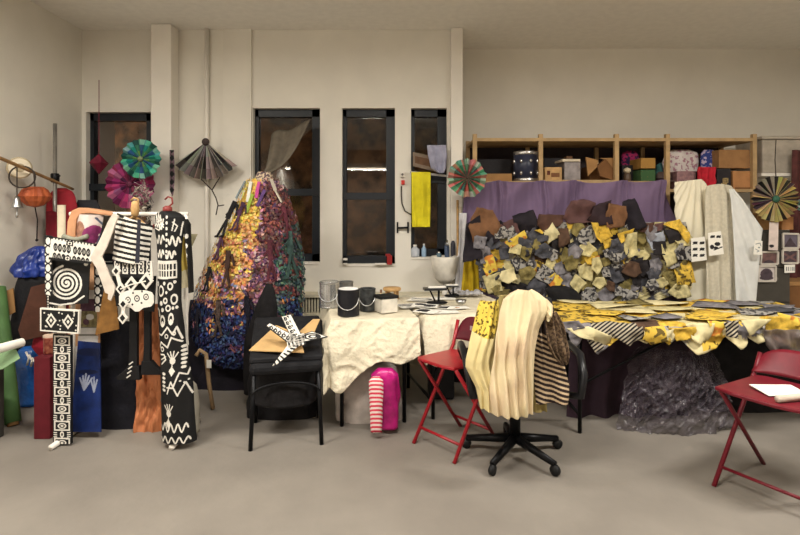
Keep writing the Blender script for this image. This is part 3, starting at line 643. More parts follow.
board('circle_plate', 'white scalloped plate painted with three black rings', 'painted cutout', [(290.5, 128, 145), (292.5, 121.5, 151.5), (296, 119, 153.5), (303, 119, 153.5), (306.5, 122, 151), (308, 131, 143), (311.5, 135, 139)], Pl(137, 299, 3.17), BW, [('R', 128, 300, 2.8, 3.4, 1, 0), ('R', 137, 298.5, 2.8, 3.4, 1, 0), ('R', 146, 297, 2.8, 3.4, 1, 0), ('C', 128, 300, .8, .8, 0), ('C', 137, 298.5, .8, .8, 0), ('C', 146, 297, .8, .8, 0), ('C', 132.5, 304.5, 1, 1, 0), ('C', 141.5, 303, 1, 1, 0), ('C', 133, 293, 1, 1, 0), ('C', 142, 291.5, 1, 1, 0)], .35, base=1)
board('black_backing_board', 'black backing board behind the lozenge chain and ring plate', 'painted board', [(112, 276), (156, 276), (154, 312), (116, 306)], Pl(134, 292, 3.32), [black_paint], cell=2)
# patterned coat
t = thing('patterned_coat', 'long black coat painted with white zigzags, rings and hands on a red hanger', 'coat', (X(172, 3.3), 3.3, Z(430, 3.3)))
cp = [('S', [(155 + 3.4 * i, 214 + (i % 2) * 1), (160 + 3.2 * i - 3, 226 + i), (163 + 2 * i, 219)], 1.2, 1) for i in range(4)] + [('S', [(157, 228), (163, 230), (169, 224)], 1.2, 1), ('S', [(158, 214), (166, 229)], 1.2, 1), ('S', [(161, 212), (169, 227)], 1.2, 1)]
def wig(x0, y0, w, h, n, wd=1.4, sl=0): return ('S', [(x0 + w * k / (n * 8), y0 + sl * k / (n * 8) + h * math.sin(2 * PI * k / 8)) for k in range(n * 8 + 1)], wd, 1)
cp += [wig(158.5, 239, 11, 4.2, 2), wig(173, 239, 8.5, 4.6, 2, 1.3, 3), wig(160, 253, 9, 3.8, 2), wig(171, 254, 7, 3.6, 2, 1.3)]
cp += [('C', 172 - i * .1, 217 + i * 5.6, .9, 1.7, 1) for i in range(8)]
cp += [('S', [(178, 219), (176, 230)], 1, 1), ('S', [(184, 222), (182, 235)], 1, 1), ('S', [(176.5, 222), (180, 226), (178, 231)], 1, 1)]
cp += [('G', [(159.5, 260), (178.5, 260), (179, 277.5), (159, 278)], 1)] + [('G', [(161.5 + 2.5 * i, 263 + (r * 6.8)), (163 + 2.5 * i, 263 + r * 6.8), (163 + 2.5 * i, 268.5 + r * 6.8), (161.5 + 2.5 * i, 268.5 + r * 6.8)], 0) for i in range(7) for r in range(2)]
for x, y, rx, ry in ((165.5, 289.5, 3.2, 5.6), (174.3, 285, 2.4, 4), (177.3, 298, 2.8, 5.4), (170, 299, 2, 3.2), (160.5, 283, 1.8, 2.6), (172.4, 306.5, 2.4, 3.4)): cp.append(('R', x, y, rx, ry, 1.1, 1))
for x, y, r in ((169, 282, 1.2), (177.6, 281, 1.1), (166, 301.5, 1.6), (167.3, 308, 1.4), (176.5, 306.5, 1.1), (179.5, 306, 1.1), (171, 291, 1)): cp.append(('C', x, y, r, r * 1.5, 1))
cp += [('S', [(158, 291), (161, 296), (160, 302)], 1.1, 1), ('S', [(158, 307), (163, 308), (164, 314)], 1.6, 1)]
cp += [('R', 167, 319, 2.6, 6, 1.1, 1), ('R', 175, 317, 2.4, 6, 1.1, 1), ('C', 167, 321, 1, 2, 1), ('C', 175, 319, 1, 2, 1)]
cp += [('S', [(162, 332), (166, 333), (172, 325), (177, 332), (180, 325), (184, 337)], 1.5, 1), ('S', [(162, 346), (165, 340), (172, 345), (176, 335), (184, 340)], 1.5, 1), ('R', 171, 334, 2, 2.4, .9, 1), ('R', 178, 331, 1.6, 2.4, .9, 1)]
cp += [('R', 166, 347, 2.2, 2.6, .9, 1), ('S', [(163, 353), (168, 352), (170, 357), (165, 362)], 1.3, 1), ('S', [(164, 358), (170, 354)], 1, 1)]
for k, (hx, hy) in enumerate(((177, 358), (173, 410))): cp += [('C', hx, hy, 2.6, 3.4, 1)] + [('S', [(hx, hy), (hx - 5 + 3.2 * i, hy - 10 + abs(i - 1.6) * 1.6)], 1.1, 1) for i in range(4)] + [('S', [(hx, hy), (hx - .5, hy + 9)], 1, 1), ('D', hx - .5, hy + 10, 3, 5, 1)]
cp += [('C', 186, 357 + 4 * i, 2.3 - .1 * i, 1.5, 1) for i in range(-3, 3)] + [('C', 168, 375 + 4 * i, 2.2, 1.4, 1) for i in range(-1, 4)]
cp += [('S', [(172, 384), (178, 384), (183, 370), (189, 373), (191, 366), (194, 380)], 1.4, 1), ('S', [(172, 390), (176, 378), (182, 392), (188, 380), (193, 392)], 1.3, 1)] + [('C', 184 + 3 * i, 378 + 2 * (i % 2), .8, .9, 1) for i in range(3)]
cp += [wig(163, 424, 28, 4, 4), wig(163, 436, 30, 3, 4)]
panel('coat_front', [(211, 162, 175), (213, 157, 180), (217, 154.5, 185), (228, 154.5, 185), (240, 156.5, 183), (262, 158, 181), (300, 157.5, 182), (340, 160, 186), (384, 161, 193), (440, 162, 197)], Pl(172, 300, 3.3, 0, .0), BW, cp, 0, .4,
      lambda u, v, x, y: .07 * math.sin(PI * u) ** .7 + .012 * ns(u * 3, v * 6, 9), .012, t)
sl = [('C', 189, 236 + 9.5 * i, 1.1, 2.4, 1) for i in range(6)] + [('S', [(184, 236), (182.5, 243)], 1, 1)]
panel('sleeve', [(219, 182, 188), (224, 183, 191), (240, 185.5, 191.5), (262, 188, 193), (292, 189.5, 194)], Pl(187, 250, 3.34), BW, sl, 0, .4, lambda u, v, x, y: .045 * math.sin(PI * u), .012, t)
panel('trailing_edge', [(300, 183.5, 185.5), (330, 185, 187), (345, 187, 188.5)], Pl(186, 320, 3.36), [white_paint], cell=1, parent=t)
hanger(t, 168, 3.37, 215, .11, mat('red_hanger', (132, 54, 50), .4))
b = MB(); b.lathe([(.012, 0), (.03, .01), (.028, .04), (.012, .05)], P(167.5, 213.5, 3.33), 14); b.build('hanger_collar', mat('red_hanger', (0, 0, 0)), t, smooth=True)
t = thing('yellow_bundle', 'pale yellow folded cloth between the coat body and its sleeve', 'cloth', (X(184, 3.4), 3.4, Z(288, 3.4)))
panel('cloth', [(237, 178, 186), (250, 178, 185), (262, 178, 187), (288, 180, 189)], Pl(183, 260, 3.38), [mat('dusty_yellow', (196, 172, 84), .85, var=.16), mat('pale_cream_cloth', (210, 200, 166), .85)], [('G', [(178, 272), (192, 268), (192, 290), (178, 290)], 1)], 0, 1, folds(.015, 1), .004, t)
panel('grey_corner', [(234, 191, 197.5), (246, 190, 192)], Pl(193, 240, 3.44), [mat('olive_grey', (140, 132, 104), .85)], cell=1, parent=t)
# dark things on the floor behind the coat
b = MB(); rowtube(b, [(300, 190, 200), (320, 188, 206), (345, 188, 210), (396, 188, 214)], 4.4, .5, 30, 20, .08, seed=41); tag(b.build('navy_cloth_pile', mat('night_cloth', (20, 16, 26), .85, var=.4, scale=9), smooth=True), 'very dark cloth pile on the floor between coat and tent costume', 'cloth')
t = thing('tan_strap_tag', 'tan strap with a white tag lying by the foot of the coat', 'strap', (X(205, 4.0), 4.0, 0))
b = MB(); b.tube([P(196, 356, 3.9), P(200, 350, 3.92), P(206, 354, 3.9), (X(209, 3.9), 3.9, .2), (X(213, 3.9), 3.9, .01)], .016, 8); b.build('strap', mat('tan_webbing', (150, 124, 92), .8), t, smooth=True)
b = MB(); b.box(P(209, 364, 3.86), (.035, .004, .06)); b.build('tag', paper_w, t)
b = MB(); rowtube(b, [(380, 185, 192), (383, 182, 196), (400, 180, 199), (432, 180, 199)], 3.42, .7, 26, 12, .06, seed=55); tag(b.build('pale_sack', mat('pale_grey_cloth', (148, 142, 128), .85), smooth=True), 'pale grey cloth sack on the floor under the coat hem', 'sack')
# ================================================================== TENT COSTUME
td = 4.35
rows = [(176, 257, 268), (182, 250, 276), (192, 245, 284), (205, 239, 289), (220, 232, 294), (240, 222, 298), (262, 212, 301), (285, 202, 302), (310, 197, 300), (335, 197, 296), (352, 205, 288), (366, 224, 262)]
t = thing('tent_costume', 'tall patchwork tent shaped costume of yellow, purple and blue scraps hanging before the second window', 'costume', (X(250, td), td, Z(366, td)))
TR = .55
def tlim(y):
    ys = [r[0] for r in rows]; return np.interp(y, ys, [r[1] for r in rows]), np.interp(y, ys, [r[2] for r in rows])
def tsurf(x, y, off=.02):
    l, r = tlim(y); cx = (l + r) / 2; hw = (r - l) / 2; q = max(-1, min(1, (x - cx) / hw)); a = math.sqrt(1 - q * q)
    n = Vector((q, -a, .25)).normalized()
    pw = Vector((X(cx, td) + hw * td / F * q, td - TR * hw * td / F * a, Z(y, td))); return pw + n * off, n
PALY = [(220, 188, 76), (228, 200, 98), (210, 170, 66), (214, 182, 98), (236, 214, 124), (184, 146, 66)]
PALO = [(204, 144, 76), (212, 158, 88), (188, 120, 72), (220, 178, 108), (170, 104, 68), (198, 150, 106)]
PALP = [(112, 70, 100), (84, 50, 84), (150, 104, 124), (66, 44, 72), (184, 140, 142), (146, 92, 84)]
PALK = [(206, 150, 150), (214, 176, 170), (180, 120, 140), (226, 206, 180), (120, 130, 160)]
PALM = [(104, 50, 52), (80, 38, 50), (130, 70, 60), (60, 34, 44), (92, 66, 62), (116, 84, 76)]
PALB = [(34, 46, 98), (26, 30, 66), (54, 76, 132), (20, 22, 44), (70, 92, 130), (44, 40, 80)]
PALT = [(50, 78, 76), (70, 100, 92), (36, 56, 60), (90, 110, 100), (60, 60, 70)]
def tcol(x, y):
    j = ns(x * .06, y * .06, 3) * 9; x2, y2 = x + j, y + ns(x * .07, y * .05, 8) * 10
    edge = 270 - (y2 - 180) * .12                      # the line between the yellow and the purple side
    g = ns(x * .11, y * .11, 21) + random.uniform(-.16, .16)       # patches of one colour family
    y3 = y + 26 * ns(x * .06, y * .06, 33) - (x - 215) * .12 + random.uniform(-5, 5)
    if y3 > 314: p = PALB if g < .38 else PALP
    elif y3 > 298: p = PALB if g < .08 else (PALO if g < .25 else PALP)
    elif x2 > edge:
        if x2 > edge + 22 and y2 > 225: p = PALT if g < .12 else PALM
        elif y2 < 250: p = PALM if g < .25 else PALP
        else: p = PALP if g < .15 else PALM
    elif y2 > 268: p = PALO if g < -.05 else (PALK if g < .15 else (PALP if g < .3 else PALY))
    elif y2 > 236 and x2 < 250: p = PALY if g < .02 else PALO
    elif y2 > 240: p = PALO if g < .05 else (PALK if g < .2 else PALP)
    elif x2 > 264: p = PALP if g < .05 else PALM
    elif y2 > 222 and x2 > 240: p = PALO if g < .15 else PALY
    else: p = PALY
    return lin(tuple(min(255, 14 + q * random.uniform(.84, 1.06)) for q in random.choice(p)))
b = MB(); rowtube(b, rows, td, TR, 90, 70, .06, 9, seed=60)
for k in range(len(b.f)):
    if len(b.f[k]) == 4:
        q = b.v[b.f[k][0]]; px_, py_ = 400 + q[0] * F / td, HZ + (CH - q[2]) * F / td; b.c[k] = tuple(w_ * .95 for w_ in tcol(px_, py_)[:3]) + (1,)
    else: b.c[k] = (.02, .02, .04, 1)
b.build('robe', mat_col('dyed_robe', .85, .2), t, smooth=True)
b = MB()
for k in range(9500):
    y = random.uniform(180, 364); l, r = tlim(y)
    if random.random() > (r - l) / 105: continue
    x = (l + r) / 2 + (r - l) / 2 * math.sin(random.uniform(-1.5, 1.5)); p, n = tsurf(x, y, random.uniform(.012, .04))
    s = random.uniform(.007, .0155); u = n.cross(Vector((0, 0, 1))).normalized(); w = u.cross(n); a = random.uniform(0, 2 * PI)
    e1 = (u * math.cos(a) + w * math.sin(a)) * s * 1.5; e2 = (w * math.cos(a) - u * math.sin(a)) * s * .9; tp = n * s * random.uniform(.05, .5)
    b.add([p - e1, p - e2 * .9 + tp * .4, p + e1 + tp, p + e2 * .9 + tp * .3], [(0, 1, 2), (0, 2, 3)], 0, [tcol(x, y)] * 2)
tag(b.build('petal_scraps', mat_col('dyed_scraps', .8, .2, 0), t), kind='stuff')
def sstrip(pts, w0, w1, m, name, offs=.05, th=.012):
    b = MB(); ps = [tsurf(x, y, offs) for x, y in pts]; n_ = len(ps)
    for i in range(n_ - 1):
        w = (w0 + (w1 - w0) * (i + .5) / n_) * td / F; b.bar(ps[i][0], ps[i + 1][0], w, th)
    return b.build(name, m, t)
blk = mat('black_felt', (20, 18, 20), .85, var=.3)
def figure(x, y, h, s=-.45, m=None):
    b = MB(); w = h * .2
    def seg(p, q, wd): b.bar(tsurf(*p, .055)[0], tsurf(*q, .055)[0], wd * td / F, .014)
    hip = (x + s * h * .5, y + h * .5); w *= .8
    seg((x, y), hip, w * .8); seg((x + w * .4, y + h * .1), (x - w * .9 + s * h * .35, y + h * .4), w * .35); seg((x + w * .5, y + h * .1), (x + w * 1.1 + s * h * .3, y + h * .42), w * .35)
    seg(hip, (hip[0] - w * .5 + s * h * .5, y + h), w * .36); seg(hip, (hip[0] + w * .6 + s * h * .45, y + h * .98), w * .36)
    seg((hip[0] - w * .5 + s * h * .5, y + h), (hip[0] - w * 1.1 + s * h * .5, y + h + 1), w * .5); seg((hip[0] + w * .6 + s * h * .45, y + h * .98), (hip[0] + s * h * .45, y + h + 1), w * .5)
    b.build('figure_patch', m or blk, t)
figure(244, 203, 34, -.42); figure(232, 238, 20, -.2, mat('plum_felt', (66, 40, 62), .85, var=.3)); figure(240, 250, 34, -.05, mat('brown_felt', (58, 38, 30), .85, var=.4)); figure(222, 266, 22, -.12)
figure(274, 240, 38, .05, mat('maroon_felt', (76, 32, 42), .85, var=.4)); figure(288, 232, 44, .08, mat('teal_felt', (46, 66, 62), .85, var=.4)); figure(232, 296, 34, -.03, mat('patch_felt', (72, 58, 52), .85, var=.5, scale=60)); figure(256, 292, 36, .06, mat('night_felt', (24, 22, 34), .85))
figure(252, 204, 26, -.3, mat('plum_felt', (0, 0, 0))); figure(282, 208, 30, .25, mat('maroon_felt', (0, 0, 0))); figure(212, 306, 24, -.1, mat('night_felt', (0, 0, 0)))
for x0, y0, x1, y1, c_, nm in ((252, 183, 244, 200, (120, 134, 140), 'grey'), (257, 184, 255, 204, (200, 200, 190), 'pale'), (263, 184, 262, 200, (176, 70, 130), 'pink'), (270, 181, 281, 204, (190, 180, 164), 'cream'), (259, 196, 254, 214, (140, 160, 60), 'lime'), (268, 192, 263, 208, (88, 60, 110), 'violet')):
    sstrip([(x0, y0), ((x0 + x1) / 2, (y0 + y1) / 2), (x1, y1)], 3, 3.4, mat('strap_' + nm, c_, .8), 'strap')
b = MB(); rowtube(b, [(172, 258, 270), (175, 256, 272), (180, 255, 273), (184, 256, 272)], td, .8, 24, 8, .12, seed=66); b.build('gathered_collar', mat_print('collar_print', (196, 176, 150), (96, 80, 84), 60, .52), t, smooth=True)
b = MB()
for q in range(5): b.bar(tsurf(290 - q, 300 + q * 4, .05)[0], P(300 - q * 2, 262 + q * 9, td - .25), .012, .006)
# grey cloth tied from above the second window to the costume
b = MB()
def gf(u, v):
    p = P(264, 176, td).lerp(P(291, 128, 5.08), v); w = (.04 + .15 * v) * (u - .5) * 2
    return p + Vector((w, .02 * math.sin(u * 14 + v * 3), -.10 * math.sin(PI * v) + w * .35 + .02 * math.sin(u * 9)))
b.grid(gf, 24, 20); tag(b.build('grey_sash', mat('taupe_cloth', (104, 96, 84), .85, var=.12), solid=.004, smooth=True), 'grey taupe cloth sash tying the tent costume to the wall above the window', 'sash')
b = MB(); rowtube(b, [(284, 266, 272), (292, 262, 275), (305, 256, 277), (325, 249, 277), (342, 244, 276), (394, 244, 280)], 3.95, .35, 40, 24, .06, 5, seed=71)
tag(b.build('black_draped_coat', mat('soft_black_cloth', (20, 18, 20), .85, var=.4, bump=.4, bscale=9, bdist=.03), smooth=True), 'black coat slumped in a cone between the tent costume and the star chair', 'coat')

# ================================================================== CHAIR WITH THE ZEBRA STAR
cd_ = 3.5
t = thing('padded_chair', 'black padded chair carrying a tan card and a zebra star', 'chair', (X(285, cd_), cd_, 0))
cx = X(287, cd_); rotz = .2; Mz = Matrix.Rotation(rotz, 3, 'Z'); O = Vector((cx, cd_, 0))
def cl(x, y, z): return O + Mz @ Vector((x, y, z))
b = MB(); b.box(cl(0, 0, .50), (.46, .44, .08), rotz); b.build('seat', blk_p, t, bevel=.03)
b = MB(); b.box(cl(.02, .25, .62), (.46, .05, .17), 0, 0, Mz @ Matrix.Rotation(-.25, 3, 'X')); b.build('backrest', blk_p, t, bevel=.02)
for sx, sy in ((-1, -1), (1, -1), (-1, 1), (1, 1)):
    b = MB(); b.tube([cl(.2 * sx, .19 * sy, .47), cl(.22 * sx, .22 * sy, .0)], .014, 10); b.build('leg', black_metal, t, smooth=True)
b = MB(); b.tube([cl(.2 * math.cos(a) * 1.05, -.21 + .02 * math.sin(a), .34 + .06 * math.sin(a)) for a in [q * PI / 12 for q in range(13)]], .008, 8); b.build('stretcher', black_metal, t, smooth=True)
b = MB(); b.box(cl(.0, .03, .628), (.46, .50, .05), 0, 0, Mz @ Matrix.Rotation(.36, 3, 'X')); b.build('tilted_cushion', blk_p, t, bevel=.02)
ts = Pl(285, 340, 3.44, .42, 1.21)
b = MB(); b.poly([P(249, 350, 3.32), P(276, 325, 3.52), P(299, 334, 3.43), P(304, 352, 3.28)], (0, 0, -.006)); b.poly([P(300, 331, 3.42), P(313, 319, 3.53), P(320, 319, 3.52), P(311, 339, 3.36)], (0, 0, -.006)); tag(b.build('tan_card_sheet', mat('tan_sheet', (196, 160, 108), .7, var=.1, scale=6)), 'bent tan card sheet on the seat under the zebra star', 'card')
b = MB(); rowtube(b, [(350, 258, 312), (354, 253, 316), (366, 251, 318), (384, 251, 318), (400, 252, 316)], 3.5, .72, 44, 20, .04, 7, seed=73); t2 = b.build('seat_cover', mat('soft_black_cloth', (0, 0, 0)), t, smooth=True)
t = thing('zebra_star', 'five armed black and white starfish cutout lying on the tan card', 'star', cl(.06, -.02, .63))
zp = lambda x, y, o=0: Pl(298, 335, 3.4, .25, .75)(x, y, o)
Sp = Pl(298, 340, 3.29, .3, .62)
def arm_(shape, pat, base=1): panel('star_arm', shape, Sp, BW, pat, base, .4, parent=t, thick=.012)
arm_([(281.5, 317), (291, 314.5), (301, 334), (291, 337)], [('G', [(283 + 2.1 * i + 1.4 * j, 317.5 + 4.4 * i - .5 * j), (285 + 2.1 * i + 1.4 * j, 317 + 4.4 * i - .5 * j), (286 + 2.1 * i + 1.4 * j, 320 + 4.4 * i - .5 * j)], 0) for i in range(5) for j in (0, 2.4)] + [('R', 285.5 + 2.1 * i, 319 + 4.2 * i, 1.9, 1.9, 1.1, 0) for i in range(5)] + [('S', [(281.5, 317), (291, 337)], 1.1, 0), ('S', [(291, 314.5), (301, 334)], 1.1, 0)])
arm_([(266.5, 326), (270, 323), (298, 337), (290, 344)], [('R', 271 + 4.2 * i, 328 + 2.5 * i, 2.2, 2, 1.2, 0) for i in range(5)] + [('S', [(266.5, 326), (290, 344)], 1.1, 0), ('S', [(270, 323), (298, 337)], 1.1, 0)] + [('S', [(269 + 4.2 * i, 330 + 2.4 * i), (272 + 4.2 * i, 325.5 + 2.3 * i)], .8, 0) for i in range(6)])
def arm3(rows_, pat): panel('star_arm', rows_, Sp, BW, pat, 1, .4, parent=t, thick=.012)
arm_([(292, 338), (312, 331), (328, 336.5), (296, 344)], [('S', [(292, 338), (312, 331), (328, 336.5)], 1.4, 0), ('S', [(296, 344), (328, 336.5)], 1.4, 0), ('R', 312, 336.5, 9, 3.4, 1.2, 0), ('R', 313, 336.5, 5, 1.8, .9, 0), ('S', [(296, 339), (303, 337)], 1.6, 0), ('S', [(294, 342), (302, 340)], 1.2, 0)])
arm_([(287, 346), (304, 341), (277, 364), (272.5, 365.5)], [('S', [(274 + 3.4 * i, 357.5 - 2.6 * i + 4), (277 + 4.6 * i, 368 - 3.6 * i)], 1.9, 0) for i in range(7)])
arm_([(286, 337), (304, 333), (306, 344), (288, 348)], [('S', [(287 + 4 * i, 336), (290 + 4 * i, 348)], 1.9, 0) for i in range(5)] + [('C', 296, 340, 3, 2.6, 1)])
b = MB(); rowtube(b, [(362, 262, 318), (372, 250, 316), (410, 246, 316), (430, 248, 314)], 3.78, .3, 40, 16, .06, seed=77); tag(b.build('black_blanket_heap', mat('soft_black_cloth', (0, 0, 0)), smooth=True), 'low black blanket heap on the floor behind the star chair', 'blanket')

# ================================================================== WORK TABLES WITH DROP CLOTHS
def drape(name, O, ang, W, D, zt, hf, hl, hr, hb, mats, res=.018, wr=.012, seed=0, mf=None, cf=None, parent=None, fold=.03, nf=5, thick=.003):
    """cloth over a table top: O is the front left corner; hf(a) etc. give the overhang along each side"""
    Mz = Matrix.Rotation(ang, 3, 'Z'); O = Vector((O[0], O[1], 0)); b = MB()
    Lm, Rm, Fm, Bm = hl, hr, max(hf(a / 20) for a in range(21)), hb
    nu, nv = int((Lm + W + Rm) / res), int((Fm + D + Bm) / res)
    def uv(u, v):
        a = -Lm + (Lm + W + Rm) * u; c = D + Bm - (D + Bm + Fm) * v
        if c < 0: c *= hf(min(1, max(0, a / W))) / Fm
        return a, c
    def fn(u, v):
        a, c = uv(u, v); ex = a if a < 0 else max(0, a - W); ey = c if c < 0 else max(0, c - D)
        h = math.hypot(ex, ey); fl = .07 * (1 - math.exp(-h * 6)) + .10 * h
        px_, py_ = min(W, max(0, a)), min(D, max(0, c))
        if h > 1e-6:
            dx, dy = ex / h, ey / h; tpos = a if abs(ey) > abs(ex) else c
            f = fl + min(1, h * 3) * (fold * math.sin(tpos * nf * 2 * PI + 2 * ns(tpos * 2, h * 2, seed)) + fold * .8 * ns(tpos * 6, h * 5, seed + 3)); px_ += dx * f; py_ += dy * f
        q_ = ns(a * 2, c * 2, seed + 2) * 2; k = wr * (.9 - 2.2 * abs(ns(a * 5 + q_, c * 9 + q_, seed)) + .5 * (1 - 2.2 * abs(ns(a * 17 - c * 5, c * 12 + a * 4, seed + 9))) + .5 * ns(a * 3, c * 3, seed)); z = zt - h * .97 + (max(0, k) * .35 + .002 if h < .004 else .002)
        p = O + Mz @ Vector((px_ , py_ - (k if h > 1e-6 else 0), z)); p.z = max(p.z, .012 + .01 * abs(ns(a * 8, c * 8, 2))); return p
    b.grid(fn, nu, nv, mf=(lambda u, v: mf(*uv(u, v))) if mf else None, cf=(lambda u, v: cf(*uv(u, v))) if cf else None)
    return b.build(name, mats, parent, solid=thick, smooth=True)
def table(name, label, O, ang, W, D, zt, topm, legm):
    Mz = Matrix.Rotation(ang, 3, 'Z'); O = Vector((O[0], O[1], 0)); t = thing(name, label, 'table', O + Mz @ Vector((W / 2, D / 2, 0)))
    g = lambda x, y, z: O + Mz @ Vector((x, y, z))
    b = MB(); b.box(g(W / 2, D / 2, zt - .018), (W, D, .03), ang); b.build('tabletop', topm, t, bevel=.004)
    for x in (.08, W - .08):
        for y in (.08, D - .08):
            b = MB(); b.tube([g(x, y, 0), g(x, y, zt - .03)], .014, 10); b.build('leg', legm, t, smooth=True)
        b = MB(); b.tube([g(x, .08, .12), g(x, D - .08, .12)], .011, 8); b.build('crossbar', legm, t, smooth=True)
    for y in (.08, D - .08):
        b = MB(); b.tube([g(.08, y, .32), g(W * .42, y, zt - .04)], .009, 8); b.build('brace', legm, t, smooth=True)
    return g
canvas = mat('canvas_drop_cloth', (214, 204, 180), .85, var=.07, scale=6, bump=.7, bscale=34, bdist=.02)
TA = .16; TZ = .74; TO = (-.47, 3.52)
g1 = table('folding_table', 'folding table under the crumpled canvas cloth with paint cans', TO, TA, .60, .95, TZ, wood_l, black_metal)
hem1 = lambda q: .40 - .17 * q + .035 * math.sin(q * 9) + .05 * math.exp(-((q - .08) / .12) ** 2)
c1 = drape('canvas_cloth', TO, TA, .60, .95, TZ + .006, hem1, .17, .015, .05, canvas, seed=4, wr=.017, fold=.022, nf=3.2, res=.012)
tag(c1, 'crumpled cream canvas drop cloth hanging low over the paint can table', 'drop cloth')
TB = .25; TO2 = (.18, 3.64)
g2 = table('folding_table', 'folding table under the flat canvas cloth with stencil prints', TO2, TB, .78, .84, TZ, wood_l, black_metal)
hem2 = lambda q: .27 - .09 * q + .06 * math.exp(-((q - .06) / .1) ** 2) + .015 * math.sin(q * 12)
c2 = drape('canvas_cloth', TO2, TB, .78, .84, TZ + .012, hem2, .10, .08, .04, canvas, seed=14, wr=.010, fold=.015, nf=2.5)
tag(c2, 'cream canvas cloth on the table of stencil prints behind the red chair', 'drop cloth')
# paint cans
tin = mat('bright_tin', (196, 196, 194), .26, .8, var=.12, bump=.03)
def can(label, x, y, h, r, bodym, lid, d, opened=False, handle=True, lidm=None, band=True):
    c = P(x, y, d); c.z = TZ + .018
    t = thing('paint_can', label, 'paint can', c)
    b = MB(); b.lathe([(r * .97, 0), (r, .006), (r * .985, .012), (r * .985, h - .014), (r * 1.02, h - .01), (r * 1.02, h - .003), (r * .94, h)] + ([(r * .86, h - .004), (r * .86, h - .03), (.001, h - .03)] if opened else [(r * .9, h - .003)]), c, 32); b.build('can_body', bodym, t, smooth=False)
    if not opened:
        b = MB(); b.lathe([(r * .9, 0), (r * .88, .006), (r * .8, .002), (.001, .003)], c + Vector((0, 0, h - .002)), 32); b.build('lid', lid, t, smooth=True)
    else:
        b = MB(); b.lathe([(r * .85, 0), (.001, .001)], c + Vector((0, 0, h - .027)), 32); b.build('paint', lid, t)
    if handle:
        b = MB(); b.tube([c + Vector((-r * 1.0 * math.cos(a), -r * .7 - r * .42 * math.sin(a), h * .72 - h * .45 * math.sin(a))) for a in [q * PI / 14 for q in range(15)]], .003, 6); b.build('wire_handle', steel, t, smooth=True)
    return t
can('shiny silver gallon paint can at the back left corner of the table', 329.5, 300, .195, .077, tin, tin, 3.98)
can('silver paint can half hidden behind the front row of cans', 346, 300, .16, .06, mat('dull_tin', (150, 150, 150), .35, .9), tin, 4.25, True)
can('black paint can with a white lid nearest the table edge', 348.5, 312, .185, .078, mat('black_can_label', (26, 26, 30), .4, var=.2), mat('white_plastic_lid', (236, 234, 230), .4), 3.68)
can('grey paint can with a dark top right of the white lidded can', 367.5, 308, .165, .06, mat('grey_can_label', (84, 86, 86), .4, .3, var=.5, scale=18, rgb2=(40, 42, 44)), black_paint, 3.85, True)
t = thing('white_carton', 'small white box with a black lid beside the grey paint can', 'box', P(386, 312, 3.85)); bz = TZ + .018; c = P(386, 310, 3.8)
b = MB(); b.box((c.x, 3.8, bz + .05), (.13, .12, .10), .5); b.build('box_body', mat('white_gloss_card', (206, 200, 188), .4, var=.15), t, bevel=.004)
b = MB(); b.box((c.x, 3.8, bz + .112), (.145, .125, .022), .5); b.build('lid', black_paint, t, bevel=.003)
t = thing('wooden_stool_lid', 'round wooden turntable on little legs at the back of the table', 'turntable', (X(392, 4.3), 4.3, TZ + .015)); c = (X(392, 4.3), 4.3, TZ + .02)
b = MB(); b.lathe([(.07, .075), (.074, .08), (.074, .095), (.07, .1)], c, 28); b.build('disc', wood_l, t, smooth=True)
for q in range(4):
    a = q * PI / 2 + .5; b = MB(); b.tube([(c[0] + .055 * math.cos(a), 4.3 + .055 * math.sin(a), c[2]), (c[0] + .05 * math.cos(a), 4.3 + .05 * math.sin(a), c[2] + .078)], .011, 8); b.build('leg', wood_l, t, smooth=True)
c = P(381, 300, 4.1); c.z = TZ + .018
t = thing('spray_bottle', 'small cream bottle standing behind the white box', 'bottle', c)
b = MB(); b.lathe([(.018, 0), (.02, .005), (.02, .07), (.008, .09)], c, 16); b.build('bottle_body', mat('cream_plastic', (200, 180, 150), .4), t, smooth=True)
b = MB(); b.lathe([(.009, .088), (.009, .115)], c, 12); b.build('cap', mat('brown_plastic', (120, 90, 70), .4), t)
# stencil prints on the second table: paper sheets with black marks, cut outs and stands
pz = TZ + .02
def sheet(name, label, cat, x, y, d, w, h, rz, pat, m=None, zo=0, thick=.0015, mats=None, base=0, group=None):
    c = P(x, y, d); Mz_ = Matrix.Rotation(rz, 3, 'Z'); nu, nv = max(2, int(w / .006)), max(2, int(h / .006))
    us, vs = np.meshgrid((np.arange(nu) + .5) / nu, (np.arange(nv) + .5) / nv); pm = paint(pat, us, vs, base); b = MB()
    b.grid(lambda u, v: Vector((c.x, d, pz + zo + .004 * ns(u * 2 + x, v * 2, 1))) + Mz_ @ Vector(((u - .5) * w, (.5 - v) * h, 0)), nu, nv, mf=lambda u, v: int(pm[min(nv - 1, int(v * nv)), min(nu - 1, int(u * nu))]))
    return tag(b.build(name, mats or [paper_w, ink], None, solid=thick), label, cat, group)
def marks(n, s=.12): return [('S', [(random.uniform(.1, .8), q := random.uniform(.1, .85)), (random.uniform(.15, .95), q + random.uniform(-.08, .08))], s, 1) for _ in range(n)]
def tdep(y): return (CH - pz) * F / (y - HZ)
